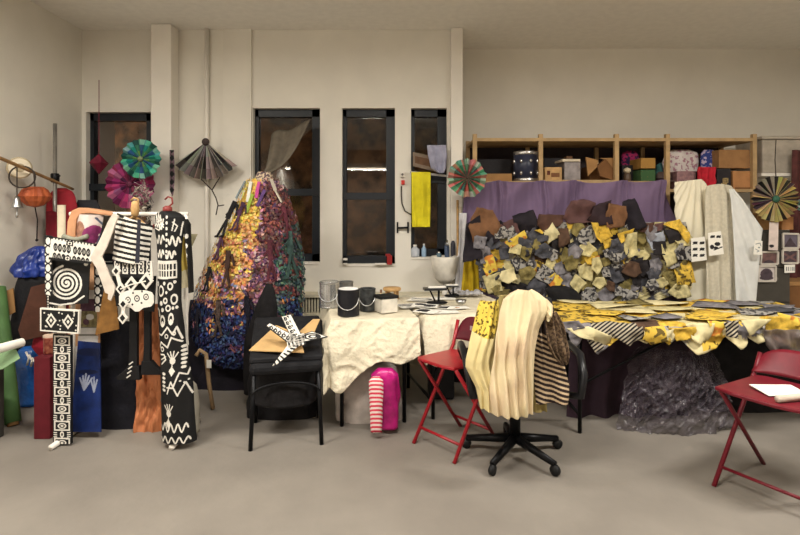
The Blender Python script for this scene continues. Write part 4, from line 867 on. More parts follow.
for i, (lb, x, y, w, h, rz, pat, zo) in enumerate((
    ('white sheet with a row of black stencil bars at the left of the print table', 411, 306.5, .2, .17, .3, [('S', [(.1, .25), (.9, .2)], .2, 1), ('S', [(.12, .5), (.8, .55)], .18, 1), ('S', [(.3, .8), (.7, .76)], .16, 1)], .008),
    ('white sheet with dark leaf prints beside the bar print sheet', 425, 307, .2, .17, -.2, [('C', .3, .35, .22, .2, 1), ('C', .68, .5, .24, .2, 1), ('S', [(.2, .82), (.85, .76)], .12, 1)], .014),
    ('white sheet with a dark square print near the front hem', 427, 312.5, .17, .14, -.5, [('G', [(.05, .2), (.55, .15), (.6, .8), (.1, .85)], 1)], .012),
    ('blank white sheet in the middle of the print table', 441, 312, .24, .16, .2, [('S', [(.15, .5), (.3, .52)], .06, 1)], .006),
    ('white sheet with thin black arrows near the back wall', 421, 300, .2, .18, -.3, [('S', [(.1, .3), (.9, .5)], .12, 1), ('S', [(.2, .75), (.7, .85)], .1, 1), ('C', .8, .4, .14, .14, 1)], .006),
    ('pale sheet with faint grey scribbles at the back of the print table', 443, 299, .2, .14, .15, [('S', [(.2, .3), (.8, .4)], .06, 1)], .008),
    ('white sheet with a black corner block near the red chair', 447, 309.5, .12, .12, -.4, [('G', [(.0, .3), (.6, .2), (.6, .9), (.0, .9)], 1)], .018),
    ('cream sheet with orange marks at the right of the print table', 458, 309, .16, .1, .3, [('S', [(.3, .5), (.5, .55)], .14, 1)], .012))):
    sheet('stencil_print', lb, 'paper', x, y, tdep(y), w, h, rz, pat, zo=zo, mats=[paper_w, ink if i != 7 else mat('orange_mark', (200, 140, 90), .8)], group='stencil prints on the table')
def stand(lb, x, y, s):
    d = tdep(y); c = P(x, y, d); c.z = pz + .014; t = thing('stencil_stand', lb, 'stand', c)
    b = MB(); b.lathe([(.065 * s, 0), (.07 * s, .006), (.06 * s, .014), (.01, .016)], c, 22, sx=1.15, sy=.7); b.build('base', black_metal, t, smooth=True)
    for q in (-1, 1):
        b = MB(); b.bar(c + Vector((.012 * q * s, 0, .012)), c + Vector((-.02 * s + .034 * q * s, .01, .10 * s)), .016 * s, .01); b.build('upright', black_metal, t)
    b = MB(); b.box(c + Vector((-.015 * s, .01, .105 * s)), (.17 * s, .07 * s, .018 * s), .15); b.build('top_plate', mat('gunmetal', (70, 70, 72), .35, .7), t, bevel=.003)
    b = MB(); b.box(c + Vector((.0, .012, .118 * s)), (.13 * s, .035 * s, .012 * s), .15); b.build('white_pad', paper_w, t)
stand('black two legged stencil stand with a round foot on the print table', 437, 305, 1.05)
stand('smaller black stencil stand behind the round silver dish', 452, 298, .8)
c = P(461, 306, tdep(306)); c.z = pz + .014
t = thing('metal_bowl', 'small shiny metal bowl of black paint near the yellow garment', 'bowl', c)
b = MB(); b.lathe([(.02, 0), (.036, .012), (.042, .035), (.038, .034), (.03, .014), (.001, .008)], c, 24); b.build('bowl_shell', steel, t, smooth=True)
b = MB(); b.lathe([(.036, .026), (.001, .027)], c, 24); b.build('black_paint_fill', black_paint, t)
c = P(466, 296, tdep(296)); c.z = pz + .012
t = thing('crumpled_foil_sheet', 'crumpled sheet of grey foil paper at the back of the print table', 'foil', c)
b = MB(); b.grid(lambda u, v: c + Vector(((u - .5) * .26, (.5 - v) * .2, .02 + .03 * ns(u * 5, v * 5, 4) + .012 * ns(u * 13, v * 13, 7))), 26, 20); b.build('sheet', mat('foil_grey', (170, 168, 170), .4, .3, var=.35, scale=16), t, solid=.002)
b = MB(); b.tube([P(446, 292, 4.45).lerp(P(478, 292, 4.45), q / 4) * 1 for q in range(5)], .012, 10); o = b.build('white_rod', white_trim, smooth=True); o.location.z = TZ + .022; tag(o, 'thin white rod lying along the back of the print table', 'rod')

# ---- under the tables
b = MB(); rowtube(b, [(362, 352, 388), (366, 344, 396), (376, 338, 400), (410, 336, 402), (430, 342, 398)], 3.72, .35, 50, 26, .1, 6, seed=90)
tag(b.build('white_rag_heap', mat('white_rag', (186, 176, 168), .85, var=.2, scale=9, bump=.5, bscale=10, bdist=.03), smooth=True), 'heap of crumpled white rags on the floor under the paint can table', 'rags')
b = MB(); rowtube(b, [(368, 378, 392), (374, 371, 398), (390, 370, 400), (428, 376, 398)], 3.5, .5, 36, 20, .1, 5, seed=91)
tag(b.build('magenta_bag', mat('magenta_plastic', (176, 24, 112), .3, var=.25, bump=.5, bscale=9, spec=.5, bdist=.03), smooth=True), 'magenta plastic bag on the floor under the drop cloth hem', 'bag')
b = MB(); rowtube(b, [(377, 372, 380), (381, 369, 383), (392, 369, 383), (432, 371, 382)], 3.4, .5, 30, 14, .1, 5, seed=92)
tag(b.build('pink_striped_bag', mat_stripe('pink_white_stripe', (206, 64, 84), (226, 206, 200), 14, (.6, 0, .4)), smooth=True), 'red and white striped bag in front of the magenta bag', 'bag')
b = MB(); b.span((X(428, 4.3), 4.1, 0), (X(452, 4.3), 4.4, .5)); tag(b.build('dark_bin', mat('dark_bin_plastic', (26, 26, 30), .5), bevel=.02), 'dark plastic bin in the shadow under the print table', 'bin')
b = MB(); rowtube(b, [(345, 450, 474), (352, 446, 480), (395, 444, 482)], 4.6, .5, 30, 14, .08, seed=93); tag(b.build('black_rubbish_bag', blk_p, smooth=True), 'black rubbish bag under the right end of the print table', 'bag')

# ================================================================== RED FOLDING CHAIR
redm = mat('red_enamel', (150, 18, 30), .35, var=.1, bump=.02, spec=.5); redd = mat('dark_red_enamel', (84, 18, 32), .4, var=.12, bump=.02)
ang = .72; cO = Vector((X(455, 3.36), 3.34, 0)); Mz = Matrix.Rotation(ang, 3, 'Z')
t = thing('red_folding_chair', 'bright red metal folding chair beside the print table', 'chair', cO)
def rc(x, y, z): return cO + Mz @ Vector((x * .84, y * .84, z))
# the chair faces left and away from the room, its back towards the yellow garment
b = MB(); b.poly([rc(-.22, -.19, .56), rc(.17, -.2, .55), rc(.2, -.15, .55), rc(.2, .15, .55), rc(.17, .2, .55), rc(-.22, .19, .56), rc(-.245, .1, .56), rc(-.245, -.1, .56)], (0, 0, -.02)); b.build('seat', redm, t, bevel=.006)
def backf(u, v):
    y = (u - .5) * .40; z = .615 + .16 * v * (1 - .55 * (2 * u - 1) ** 4); return rc(.205 + .05 * v + .03 * (1 - (2 * u - 1) ** 2), y, z)
b = MB(); b.grid(backf, 20, 8); b.build('backrest', redd, t, solid=.012, smooth=True)
b = MB(); b.box(rc(.255, .02, .70), (.004, .09, .03), ang); b.build('back_label', mat('grey_label', (150, 130, 130), .5), t)
for s in (-1, 1):
    b = MB(); b.tube([rc(.25, .2 * s, .74), rc(.2, .205 * s, .58), rc(-.24, .21 * s, .0)], .012, 10); b.build('leg', redm, t, smooth=True)
    b = MB(); b.tube([rc(-.2, .19 * s, .54), rc(.27, .19 * s, .0)], .012, 10); b.build('leg', redm, t, smooth=True)
b = MB(); b.tube([rc(-.17, -.2, .09), rc(-.17, .2, .09)], .009, 8); b.tube([rc(.2, -.19, .09), rc(.2, .19, .09)], .009, 8); b.build('stretcher', redm, t, smooth=True)

# ================================================================== ON THE WINDOW WALL AND SILLS
sz = wz(264) + .0
c = Vector((wx(345.5), WY - .03, wz(264.2)))
t = thing('paper_cup', 'small white tin with a dark band on the left of the third window sill', 'tin', c)
b = MB(); b.lathe([(.022, 0), (.024, .004), (.024, .062), (.02, .064)], c, 18, mis=[0, 0, 0, 0]); b.build('tin_body', white_trim, t, smooth=True)
b = MB(); b.lathe([(.0245, .016), (.0245, .044)], c, 18); b.build('dark_band', black_paint, t)
c = Vector((wx(389.5), WY - .04, wz(264.2)))
t = thing('red_clamp', 'small red hand clamp on the right of the third window sill', 'clamp', c)
b = MB(); b.box(c + Vector((0, 0, .045)), (.05, .03, .09), .2); b.box(c + Vector((-.015, 0, .095)), (.05, .03, .025), .2); b.build('body', mat('clamp_red', (150, 34, 34), .5), t, bevel=.004)
b = MB(); b.box(c + Vector((-.09, -.005, .008)), (.11, .03, .016), .1); b.build('white_handle', white_trim, t, bevel=.003)
# fire alarm pull station with its cable
c = P(402.5, 178, WY - .02)
t = thing('alarm_box', 'little white alarm box with a red button between the third and fourth windows', 'alarm', c)
b = MB(); b.box(P(402.5, 174.5, WY - .02), (.045, .03, .055)); b.build('box', white_trim, t, bevel=.004)
b = MB(); b.lathe([(.012, -.012), (.012, .012)], P(402.5, 174.5, WY - .035), 14, M=Matrix.Rotation(PI / 2, 3, 'X')); b.build('grey_disc', mat('grey_disc', (110, 104, 100), .5), t)
b = MB(); b.box(P(403, 182.5, WY - .02), (.035, .03, .045)); b.build('red_button', mat('alarm_red', (196, 50, 40), .4), t, bevel=.004)
b = MB(); b.tube([P(401.5, 186, WY - .015), P(401.3, 195, WY - .015), P(402, 204, WY - .015), P(405, 211, WY - .015), P(411, 214.5, WY - .015)], .006, 8); tag(b.build('alarm_cable', dk, smooth=True), 'thin curved cable running from the red alarm button to the window', 'cable')
t = thing('wall_bracket', 'black bar bracket on the pier between third and fourth windows', 'bracket', P(403, 234, WY - .03))
b = MB(); b.bar(P(397.5, 228, WY - .035), P(408.5, 227.5, WY - .035), .018); b.build('bar', black_metal, t)
for x in (397.5, 408): b = MB(); b.bar(P(x, 222, WY - .012), P(x, 233, WY - .012), .016, .014); b.build('end_plate', black_metal, t)
# fourth window: yellow cloth, board on top, sill bottles
yw = mat('yellow_cloth', (222, 208, 40), .85, var=.08, bump=.15)
o = panel('yellow_towel', [(172, 411.5, 430.5), (200, 411.5, 430.5), (227, 412, 429.5)], 5.13, [yw], off=folds(.012, 2, 4), cell=.8, smooth=True); tag(o, 'bright yellow towel hung over the fourth window', 'towel')
b = MB(); b.bar(P(410, 172, 5.15), P(447, 176, 5.15), .02, .02); tag(b.build('towel_rail', grey_m), 'thin rail across the fourth window above the yellow towel', 'rail')
b = MB(); b.poly([P(413, 152, 5.14), P(437, 157, 5.14), P(437, 172, 5.14), P(413, 166, 5.14)], (0, .015, 0)); b.poly([P(415, 156, 5.138), P(435, 160, 5.138), P(435, 168, 5.138), P(415, 163, 5.138)], (0, .002, 0), 1); tag(b.build('wooden_tray', [mat('grey_wood', (120, 104, 88), .6), wood_d]), 'flat wooden tray wedged across the top of the fourth window', 'tray')
o = panel('lilac_cloth', [(145, 427, 446), (155, 428, 447), (168, 431, 446), (173, 438, 444)], 5.07, [mat('lilac_grey', (150, 150, 170), .85)], off=folds(.02, 1.5, 7), cell=.8, smooth=True); tag(o, 'lilac grey cloth hanging at the top of the fourth window', 'cloth')
c = Vector((wx(414), WY - .0, wz(257)))
def bottle(lb, x, h, r, m, capm):
    c = Vector((wx(x), WY + .02, wz(256.8))); t = thing('plastic_bottle', lb, 'bottle', c)
    b = MB(); b.lathe([(r * .95, 0), (r, .008), (r, h * .6), (r * .4, h * .8), (r * .35, h * .88)], c, 18); b.build('bottle_body', m, t, smooth=True)
    b = MB(); b.lathe([(r * .42, h * .87), (r * .42, h)], c, 14); b.build('cap', capm, t)
bottle('round white plastic bottle at the left of the fourth window sill', 415, .12, .045, mat('white_bottle', (186, 190, 198), .35), white_trim)
bottle('pale blue spray bottle standing on the fourth window sill', 424, .13, .024, mat('pale_blue_bottle', (150, 178, 204), .35), white_trim)
# corner: bucket, bottles, rolls
c = Vector((X(445, 4.92), 4.92, Z(283, 4.92)))
t = thing('wall_basin', 'white wall basin in the corner beside the fourth window', 'basin', c)
b = MB(); b.lathe([(.05, 0), (.1, .05), (.125, .16), (.135, .25), (.13, .255), (.118, .245), (.1, .12), (.001, .1)], c, 28); b.build('bowl', mat('white_enamel', (214, 208, 196), .35, bump=.03), t, smooth=True)
b = MB(); b.tube([c + Vector((0, .0, 0)), c + Vector((0, .03, -.2)), c + Vector((0, .2, -.22))], .025, 12); b.build('waste_pipe', white_trim, t, smooth=True)
b = MB(); b.tube([c + Vector((.02, .11, .25)), c + Vector((.02, .11, .37)), c + Vector((.02, .02, .4)), c + Vector((.02, -.02, .36))], .011, 10); b.build('tap', steel, t, smooth=True)
for lb, x, h, m in (('blue topped bottle on the corner basin rim', 447, .16, mat('slate_bottle', (80, 96, 124), .4)), ('dark bottle behind the corner basin rim', 453, .2, mat('smoke_bottle', (70, 70, 80), .35)), ('low teal pot on the left of the corner basin rim', 439, .05, mat('teal_pot', (90, 116, 130), .5))):
    q = Vector((X(x, 5.03), 5.03, Z(257, 5.03))); t = thing('basin_bottle', lb, 'bottle', q); b = MB(); b.lathe([(.022, 0), (.024, .004), (.024, h * .65), (.01, h * .8)], q, 14); b.build('bottle_body', m, t, smooth=True); b = MB(); b.lathe([(.011, h * .79), (.011, h)], q, 12); b.build('cap', white_trim, t)
b = MB(); b.span((X(433, 5.1), 5.0, Z(257, 5.03) - .015), (X(459, 5.1), 5.12, Z(257, 5.03))); tag(b.build('basin_shelf', white_trim), 'small white shelf above the corner basin', 'shelf')
for lb, x, y0, r in (('tan broom handle standing in the corner by the basin', 458, 200, .012), ('paler broom handle standing right of the tan one', 461, 207, .012)):
    b = MB(); b.tube([Vector((X(x, 5.0), 4.98, 0)), Vector((X(x, 5.0), 5.04, Z(y0, 5.0)))], r, 10); tag(b.build('broom_handle', wood_l if r == .012 and x == 458 else tube_c, smooth=True), lb, 'broom handle')
o = panel('white_hanging_cloth', [(213, 459, 467), (240, 459, 466), (270, 456, 465), (291, 454, 465)], 4.92, [mat('cool_white_cloth', (206, 204, 206), .85)], off=folds(.03, 1.5, 3), cell=.8, smooth=True); tag(o, 'white cloth hanging in the corner left of the quilt', 'cloth')
# ================================================================== STORAGE SHELF BEHIND THE CURTAINS
SY0, SY1 = 5.06, 5.62
t = thing('storage_shelf', 'long timber storage shelf loaded with boxes above the purple curtain', 'shelf', (2.2, 5.34, 0))
shw = mat('shelf_timber', (176, 146, 104), .6, var=.14, scale=10)
def SX(x): return X(x, SY0)
SZ = Z(181, SY0); SZ2 = Z(189, SY0)
b = MB(); b.span((SX(474), SY0, SZ - .03), (SX(668), SY1, SZ)); b.build('shelf_board', shw, t)
b = MB(); b.span((SX(668), SY0, SZ2 - .03), (SX(757), SY1, SZ2)); b.build('shelf_board', shw, t)
b = MB(); b.span((SX(474), SY0, Z(138, SY0) - .03), (SX(757), SY1, Z(138, SY0))); b.build('shelf_board', shw, t)
b = MB(); b.span((SX(474), SY0, .9 - .03), (SX(757), SY1, .9)); b.build('shelf_board', shw, t)
for x in (475, 541, 617, 668, 755):
    for yy in (SY0, SY1 - .04):
        b = MB(); b.span((SX(x) - .02, yy, 0), (SX(x) + .02, yy + .04, Z(134, SY0))); b.build('post', shw, t)
b = MB(); b.span((SX(474), SY1 - .01, .9), (SX(757), SY1, Z(138, SY0))); b.build('shade_panel', mat('recess_shade', (50, 42, 44), .8), t)  # dark sheet added for the shade of the recess behind the boxes
b = MB(); b.span((SX(541), SY0 - .012, SZ - .035), (SX(618), SY0, SZ + .01)); b.build('front_lip', shw, t)
def sbox(name, label, cat, x0, x1, y0, y1, m, depth=.36, d0=None, flaps=False, lab=None, base=None, rz=0, group=None):
    d0 = d0 or SY0 + .04; base = SZ if base is None else base; h = (y1 - y0) * d0 / F; xa, xb = X(x0, d0), X(x1, d0); h = max(h, .05)
    t = thing(name, label, cat, ((xa + xb) / 2, d0 + depth / 2, base), group)
    b = MB(); b.box(((xa + xb) / 2, d0 + depth / 2, base + h / 2 + .001), (xb - xa, depth, h), rz); b.build('box_body', m, t, bevel=.004)
    if flaps:
        for s in (-1, 1):
            xe = xa if s < 0 else xb
            b = MB(); b.poly([(xe, d0 + .01, base + h), (xe, d0 + depth - .01, base + h), (xe + s * .05, d0 + depth - .03, base + h + .1), (xe + s * .05, d0 + .03, base + h + .1)], (s * .004, 0, 0)); b.build('flap', m, t)
        b = MB(); b.poly([(xa + .01, d0, base + h), (xb - .01, d0, base + h), (xb - .03, d0 - .09, base + h + .04), (xa + .03, d0 - .09, base + h + .04)], (0, 0, -.004)); b.build('flap', m, t)
    if lab:
        for (u0, v0, u1, v1, lm) in lab:
            b = MB(); b.span((xa + (xb - xa) * u0, d0 - .003, base + h * v0), (xa + (xb - xa) * u1, d0 + .001, base + h * v1)); b.build('label_patch', lm, t)
    return t
lab_dk = mat('label_print', (92, 50, 36), .8, var=.4, scale=60)
sbox('cardboard_box', 'low cardboard box between the red green fan and the drum', 'box', 482, 512, 173.5, 181, card)
sbox('storage_case', 'long black case on the shelf behind the low cardboard box', 'case', 477, 511, 157, 181, mat('black_case', (36, 33, 36), .6), .14, SY0 + .42)
# drum
c = Vector((X(526, 5.24), 5.26, SZ)); r = 11.8 * 5.2 / F
t = thing('drum', 'blue black drum with silver lugs standing on the shelf', 'drum', c)
b = MB(); b.lathe([(r, .02), (r, .30)], c, 36); b.build('shell', mat('drum_shell_blue', (52, 56, 74), .3, var=.1), t, smooth=True)
for z in (.0, .27):
    b = MB(); b.lathe([(r * 1.02, z), (r * 1.05, z + .004), (r * 1.05, z + .032), (r * 1.02, z + .036)], c, 36); b.build('hoop', mat('drum_chrome', (196, 194, 190), .25, .8), t, smooth=True)
for q in range(8):
    for z in (.085, .205):
        a = -PI / 2 + .2 + q * PI / 4; p = c + Vector((r * 1.03 * math.cos(a), r * 1.03 * math.sin(a), z)); b = MB(); b.lathe([(.004, -.02), (.013, -.014), (.013, .014), (.004, .02)], p, 10); b.build('lug', mat('drum_chrome', (0, 0, 0)), t, smooth=True)
b = MB(); b.lathe([(r, .3), (.001, .302)], c, 36); b.build('drum_head', paper_w, t)
sbox('wooden_crate', 'pale wooden crate with a dark stencilled front right of the drum', 'crate', 545, 562, 167, 181, wood_l, .3, lab=[(.12, .45, .3, .75, lab_dk), (.36, .3, .85, .6, mat('stencil_brown', (120, 80, 52), .8))])
sbox('dark_crate', 'dark case on the shelf behind the pale wooden crate', 'case', 544, 563, 156, 181, mat('black_case', (0, 0, 0)), .12, SY0 + .40)
# silver lantern box
c0 = SY0 - .02
t = sbox('silver_case', 'small silver grey box with a pale lid in the middle of the shelf', 'box', 564.5, 580.5, 161, 181, mat('silver_box_face', (132, 124, 122), .4, .3, var=.25), .22, SY0 + .03)
b = MB(); b.span((X(563.5, c0), c0 + .03, SZ + .19), (X(581.5, c0), c0 + .29, SZ + .215)); b.build('lid', mat('pale_lid', (206, 192, 168), .5), t, bevel=.004)
b = MB(); b.span((X(570, c0), c0 + .1, SZ + .215), (X(576, c0), c0 + .2, SZ + .25)); b.build('handle', wood_d, t, bevel=.004)
# cardboard box lying open
t = thing('open_cardboard_box', 'torn open cardboard box with its flaps standing up beside the silver box', 'box', (X(600, 5.2), 5.2, SZ))
def sp(x, y, d=SY0 + .05): return P(x, y, d)
b = MB(); b.span((X(588, 5.3), 5.25, SZ), (X(614, 5.3), 5.5, SZ + .16)); b.build('box_body', card_d, t)
b = MB(); b.poly([sp(586, 157), sp(598, 160), sp(597, 167), sp(588, 176)], (.0, .02, 0)); b.build('flap', card, t)
b = MB(); b.poly([sp(597, 166), sp(606, 159), sp(616, 172), sp(616, 181), sp(600, 176)], (.0, .05, .0)); b.build('flap', card_d, t)
b = MB(); b.poly([sp(600, 158), sp(615, 158), sp(616, 172), sp(606, 160)], (0, .02, 0)); b.build('flap', card, t)
# jar with a pale top
c = Vector((X(628, SY0 + .08), SY0 + .1, SZ)); t = thing('pale_topped_jar', 'small dark jar with a cream top beside the shelf post', 'jar', c)
b = MB(); b.lathe([(.03, 0), (.036, .02), (.034, .07), (.02, .09)], c, 18); b.build('jar_body', mat('jar_brown', (90, 72, 58), .4), t, smooth=True)
b = MB(); b.lathe([(.022, .085), (.036, .1), (.034, .125), (.001, .14)], c, 18); b.build('jar_top', mat('jar_cream', (206, 190, 160), .5), t, smooth=True)
def bundle(name, label, cat, x0, x1, y0, y1, d, m, rip=.1, seed=0, ratio=.6, base=None):
    base = SZ if base is None else base; cx = (x0 + x1) / 2; hw = (x1 - x0) / 2; yb = HZ + (CH - base) * F / d - .15
    b = MB(); rowtube(b, [(y0, cx - hw * .5, cx + hw * .5), (y0 + (yb - y0) * .12, cx - hw * .85, cx + hw * .85), (y0 + (yb - y0) * .5, x0, x1), (yb, cx - hw * .92, cx + hw * .92)], d, ratio, 36, 18, rip, 6, seed=seed)
    return tag(b.build(name, m, smooth=True), label, cat)
sbox('dark_shelf_box', 'black box under the magenta print fabric on the shelf', 'box', 622, 638, 164, 181, mat('black_case', (0, 0, 0)), .25, SY0 + .22)
bundle('print_fabric', 'magenta and navy print fabric folded on top of the black shelf box', 'fabric', 621, 639, 151, 164, SY0 + .34, mat_print('magenta_print', (150, 40, 86), (40, 30, 60), 34, .5), .06, 2, base=SZ + .175)
for i, (y0, y1, c_, lb) in enumerate(((157, 168, (160, 120, 62), 'upper orange brown lattice basket on the shelf'), (169, 181, (62, 92, 58), 'green lattice basket below the orange brown one'))):
    bz = Z(y1, SY0 + .05) if i else Z(y1, SY0 + .05); bz = SZ if i else SZ + .125
    sbox('lattice_basket', lb, 'basket', 641, 655.5, y0, y1 - .6, mat_print('lattice_%d' % i, c_, (96, 40, 60) if i == 0 else (150, 110, 70), 46, .12, kind='vor'), .3, base=bz)
bundle('teal_bag', 'teal cloth bag behind the brown hat shape on the shelf', 'bag', 655, 672, 163, 181, SY0 + .36, mat('teal_cloth', (62, 104, 104), .85, var=.2), .08, 4)
c = Vector((X(664, SY0 + .14), SY0 + .15, SZ)); t = thing('felt_hat', 'grey brown felt hat on the shelf in front of the teal bag', 'hat', c)
b = MB(); b.lathe([(.11, 0), (.112, .008), (.06, .014)], c, 26, sy=.8); b.build('brim', mat('taupe_felt', (112, 96, 92), .9), t, smooth=True)
b = MB(); b.lathe([(.075, .01), (.07, .07), (.05, .1), (.001, .09)], c, 26, sy=.85); b.build('crown', mat('taupe_felt', (0, 0, 0)), t, smooth=True)
b = MB(); b.lathe([(.077, .014), (.075, .036)], c, 26, sy=.86); b.build('hat_band', mat('hat_band', (60, 44, 46), .8), t)
bundle('floral_bedding', 'large bundle of pink and white floral bedding overlapping the teal bag', 'bedding', 662, 699, 150, 169, SY0 + .3, mat_print('floral_print', (216, 206, 200), (172, 128, 140), 30, .55), .1, 6, .5, base=SZ2 + .155)
sbox('mauve_box', 'mauve floral box under the pink bedding', 'box', 677, 696, 170, 188, mat('mauve_box', (160, 122, 120), .7, var=.3, scale=30, rgb2=(122, 90, 96)), .4, base=SZ2)
bundle('blue_print_fabric', 'blue and white print fabric folded above the red cloth', 'fabric', 700, 716.5, 150, 168, SY0 + .2, mat_print('blue_print', (54, 66, 130), (190, 170, 190), 30, .56), .06, 9, base=SZ2 + .19)
sbox('dark_shelf_case', 'dark case on the shelf hidden behind the red cloth', 'case', 699, 716, 170, 188.5, mat('black_case', (0, 0, 0)), .3, SY0 + .1, base=SZ2)
o = panel('red_cloth', [(167, 698, 716), (178, 697, 716.5), (184, 697.5, 715), (189, 699, 706)], 5.03, [mat('bright_red_cloth', (182, 32, 48), .8, var=.2)], off=folds(.03, 2.5, 5), cell=.7, smooth=True, jag=lambda u, v: 3 * v * math.sin(u * 9)); tag(o, 'bright red cloth hanging over the shelf edge above the cream sheet', 'cloth')
sbox('black_flower_box', 'black box with a pale flower picture beside the red cloth', 'box', 717, 731, 168, 188.4, mat('flower_box_black', (38, 34, 38), .5), .36, base=SZ2, lab=[(.3, .12, .7, .3, mat('gold_print', (150, 128, 84), .6, var=.5, scale=60)), (.4, .3, .8, .55, mat('gold_print', (0, 0, 0)))])
sbox('cardboard_box', 'closed cardboard box at the right end of the shelf', 'box', 733, 751.5, 170.5, 188.6, mat('tan_cardboard', (172, 122, 78), .85, var=.1), .36, base=SZ2, lab=[(.1, .0, .98, .1, card_d)])
sbox('cardboard_box', 'wide cardboard box stacked over the black flower box and its neighbour', 'box', 719, 750, 151, 169.4, mat('brown_cardboard_2', (150, 110, 70), .85, var=.1), .36, base=SZ2 + .205)
# right of the shelf: wall bench and grey bin
b = MB(); b.span((X(756, 5.2), 5.12, Z(173, 5.12) - .03), (4.6, RY, Z(173, 5.12))); tag(b.build('wall_shelf', white_trim), 'white wall shelf at the upper right carrying the grey bin', 'shelf')
t = thing('storage_bin', 'pale grey plastic storage bin on the upper right wall shelf', 'bin', (X(774, 5.3), 5.35, Z(173, 5.12)))
b = MB(); b.box((X(774, 5.3), 5.38, Z(173, 5.12) + .17), (.40, .4, .335), 0, 0, None, 1.06); b.build('bin_body', mat('grey_bin', (176, 166, 152), .5, bump=.03), t, bevel=.012)
b = MB(); b.span((X(774, 5.3) - .235, 5.14, Z(173, 5.12) + .337), (X(774, 5.3) + .235, 5.62, Z(173, 5.12) + .37)); b.build('lid', mat('grey_bin', (0, 0, 0)), t, bevel=.01)
o = panel('maroon_hanging_coat', [(150, 792, 812), (180, 791, 815), (225, 790, 818), (300, 789, 820)], 5.08, [mat('maroon_cloth', (84, 46, 44), .85, var=.3)], off=folds(.03, 2, 8), cell=1.2, smooth=True); tag(o, 'dark maroon coat hanging at the far right edge by the filing cabinet', 'coat')
# ================================================================== CURTAINS AND SHEETS
purp = mat('purple_cotton', (116, 96, 124), .85, var=.08, scale=5, bump=.08)
nails = (464, 500, 545, 575, 627, 664)
def purple_off(u, v, x, y):
    k = 0
    for q in nails: k += .03 * math.exp(-abs(x - q) / 7) * math.cos((x - q) * .9) * math.exp(-v * 2.5)
    return .02 * math.sin(u * 34 + 2 * ns(u * 4, v * 2)) * (.2 + v * .6) + .018 * ns(u * 12 + v * 6, v * 3, 2) + k + .04 * math.sin((u * 3 + v * 1.6) * 9) * math.exp(-v * 2.2)
def sag(u, v):
    x = 463 + u * 205; s_ = 0
    for a, c_ in zip(nails[:-1], nails[1:]):
        if a <= x <= c_: s_ = math.sin(PI * (x - a) / (c_ - a)) * (c_ - a) * .055
    return s_ * (1 - v) + (4 * math.exp(-((x - 470) / 14) ** 2)) * (1 - v)
o = panel('purple_curtain', [(180, 463, 663), (200, 463, 669), (222, 462, 677), (302, 462, 692)], 4.96, [purp], cell=1.0, off=purple_off, smooth=True, thick=.004, jag=sag)
tag(o, 'wide purple cotton curtain stretched along the shelf behind the patchwork hanging', 'curtain')
cream = mat('cream_sheet', (226, 218, 194), .85, var=.03, scale=4, bump=.05); gauze = mat('grey_gauze', (196, 188, 168), .9, var=.08, scale=40, bump=.1); cool = mat('white_sheet', (212, 212, 208), .85, var=.04, bump=.05)
def radial(cx, n, amp, seed):
    def f(u, v, x, y):
        q = (x - cx) / (6 + 34 * v + 1e-3); return amp * math.sin(q * n + 1.5 * ns(u * 2, v, seed)) * (.3 + .7 * min(1, v * 2)) + .012 * ns(u * 5, v * 4, seed)
    return f
o = panel('cream_sheet', [(180, 675, 702), (190, 674, 710), (222, 676, 714), (303, 688, 716)], 4.80, [cream], cell=.9, off=radial(699, 9, .02, 4), smooth=True, jag=lambda u, v: -3 * u * (1 - v) + 2 * (1 - v)); tag(o, 'cream sheet hanging in fan folds right of the purple curtain', 'sheet')
o = panel('gauze_sheet', [(186, 707, 732), (196, 705, 738), (303, 706, 742)], 4.72, [gauze], cell=.9, off=folds(.014, 3.5, 6), smooth=True, jag=lambda u, v: -2 * math.sin(u * PI) * (1 - v)); tag(o, 'grey gauze sheet between the cream and white sheets', 'sheet')
o = panel('white_sheet', [(189, 729, 734), (200, 731, 743), (214, 732, 752), (229, 733, 763), (245, 734, 761), (303, 736, 756)], 4.67, [cool], cell=.9, off=lambda u, v, x, y: .012 * math.sin((x * 1.0 - y * .35) * .5) * min(1, v * 2.5) * u * (1 - u) * 4 + .01 * ns(u * 3, v * 3, 5), smooth=True); tag(o, 'white sheet with a slanted right edge beside the filing cabinet', 'sheet')
# papers pinned on the sheets
def blobs(rows_, cols, x0, y0, dx, dy, w, h, v=1): return [g for r_ in range(rows_) for c_ in range(cols) for g in (('C', x0 + dx * c_, y0 + dy * r_, w, h, v), ('S', [(x0 + dx * c_ - w, y0 + dy * r_ + h), (x0 + dx * c_ + w, y0 + dy * r_ + h * .8)], .7, v), ('C', x0 + dx * c_ + w * .8, y0 + dy * r_ - h * .5, w * .4, h * .6, v))]
PWI = [paper_w, ink]
o = panel('reference_print', [(691, 238.5), (705, 236.5), (707, 260), (691.5, 262)], 4.66, PWI, blobs(3, 2, 695, 242.8, 7, 6.2, 2.3, 1.3), cell=.35, thick=.002); tag(o, 'white paper with six small dark pictures pinned to the cream sheet', 'paper')
o = panel('reference_print', [(708, 233), (721, 231), (724, 254), (709, 256)], 4.62, PWI, blobs(1, 2, 712.5, 236.5, 6, 5, 2.2, 1.2) + [('C', 712, 247, 2.2, 2.2, 1), ('C', 717.5, 244, 3, 2, 1), ('C', 716, 248, 2.2, 1.6, 1), ('S', [(714, 250), (722, 247)], 1.2, 1)], cell=.35, thick=.002); tag(o, 'white paper with dark animal shapes pinned to the grey gauze sheet', 'paper')
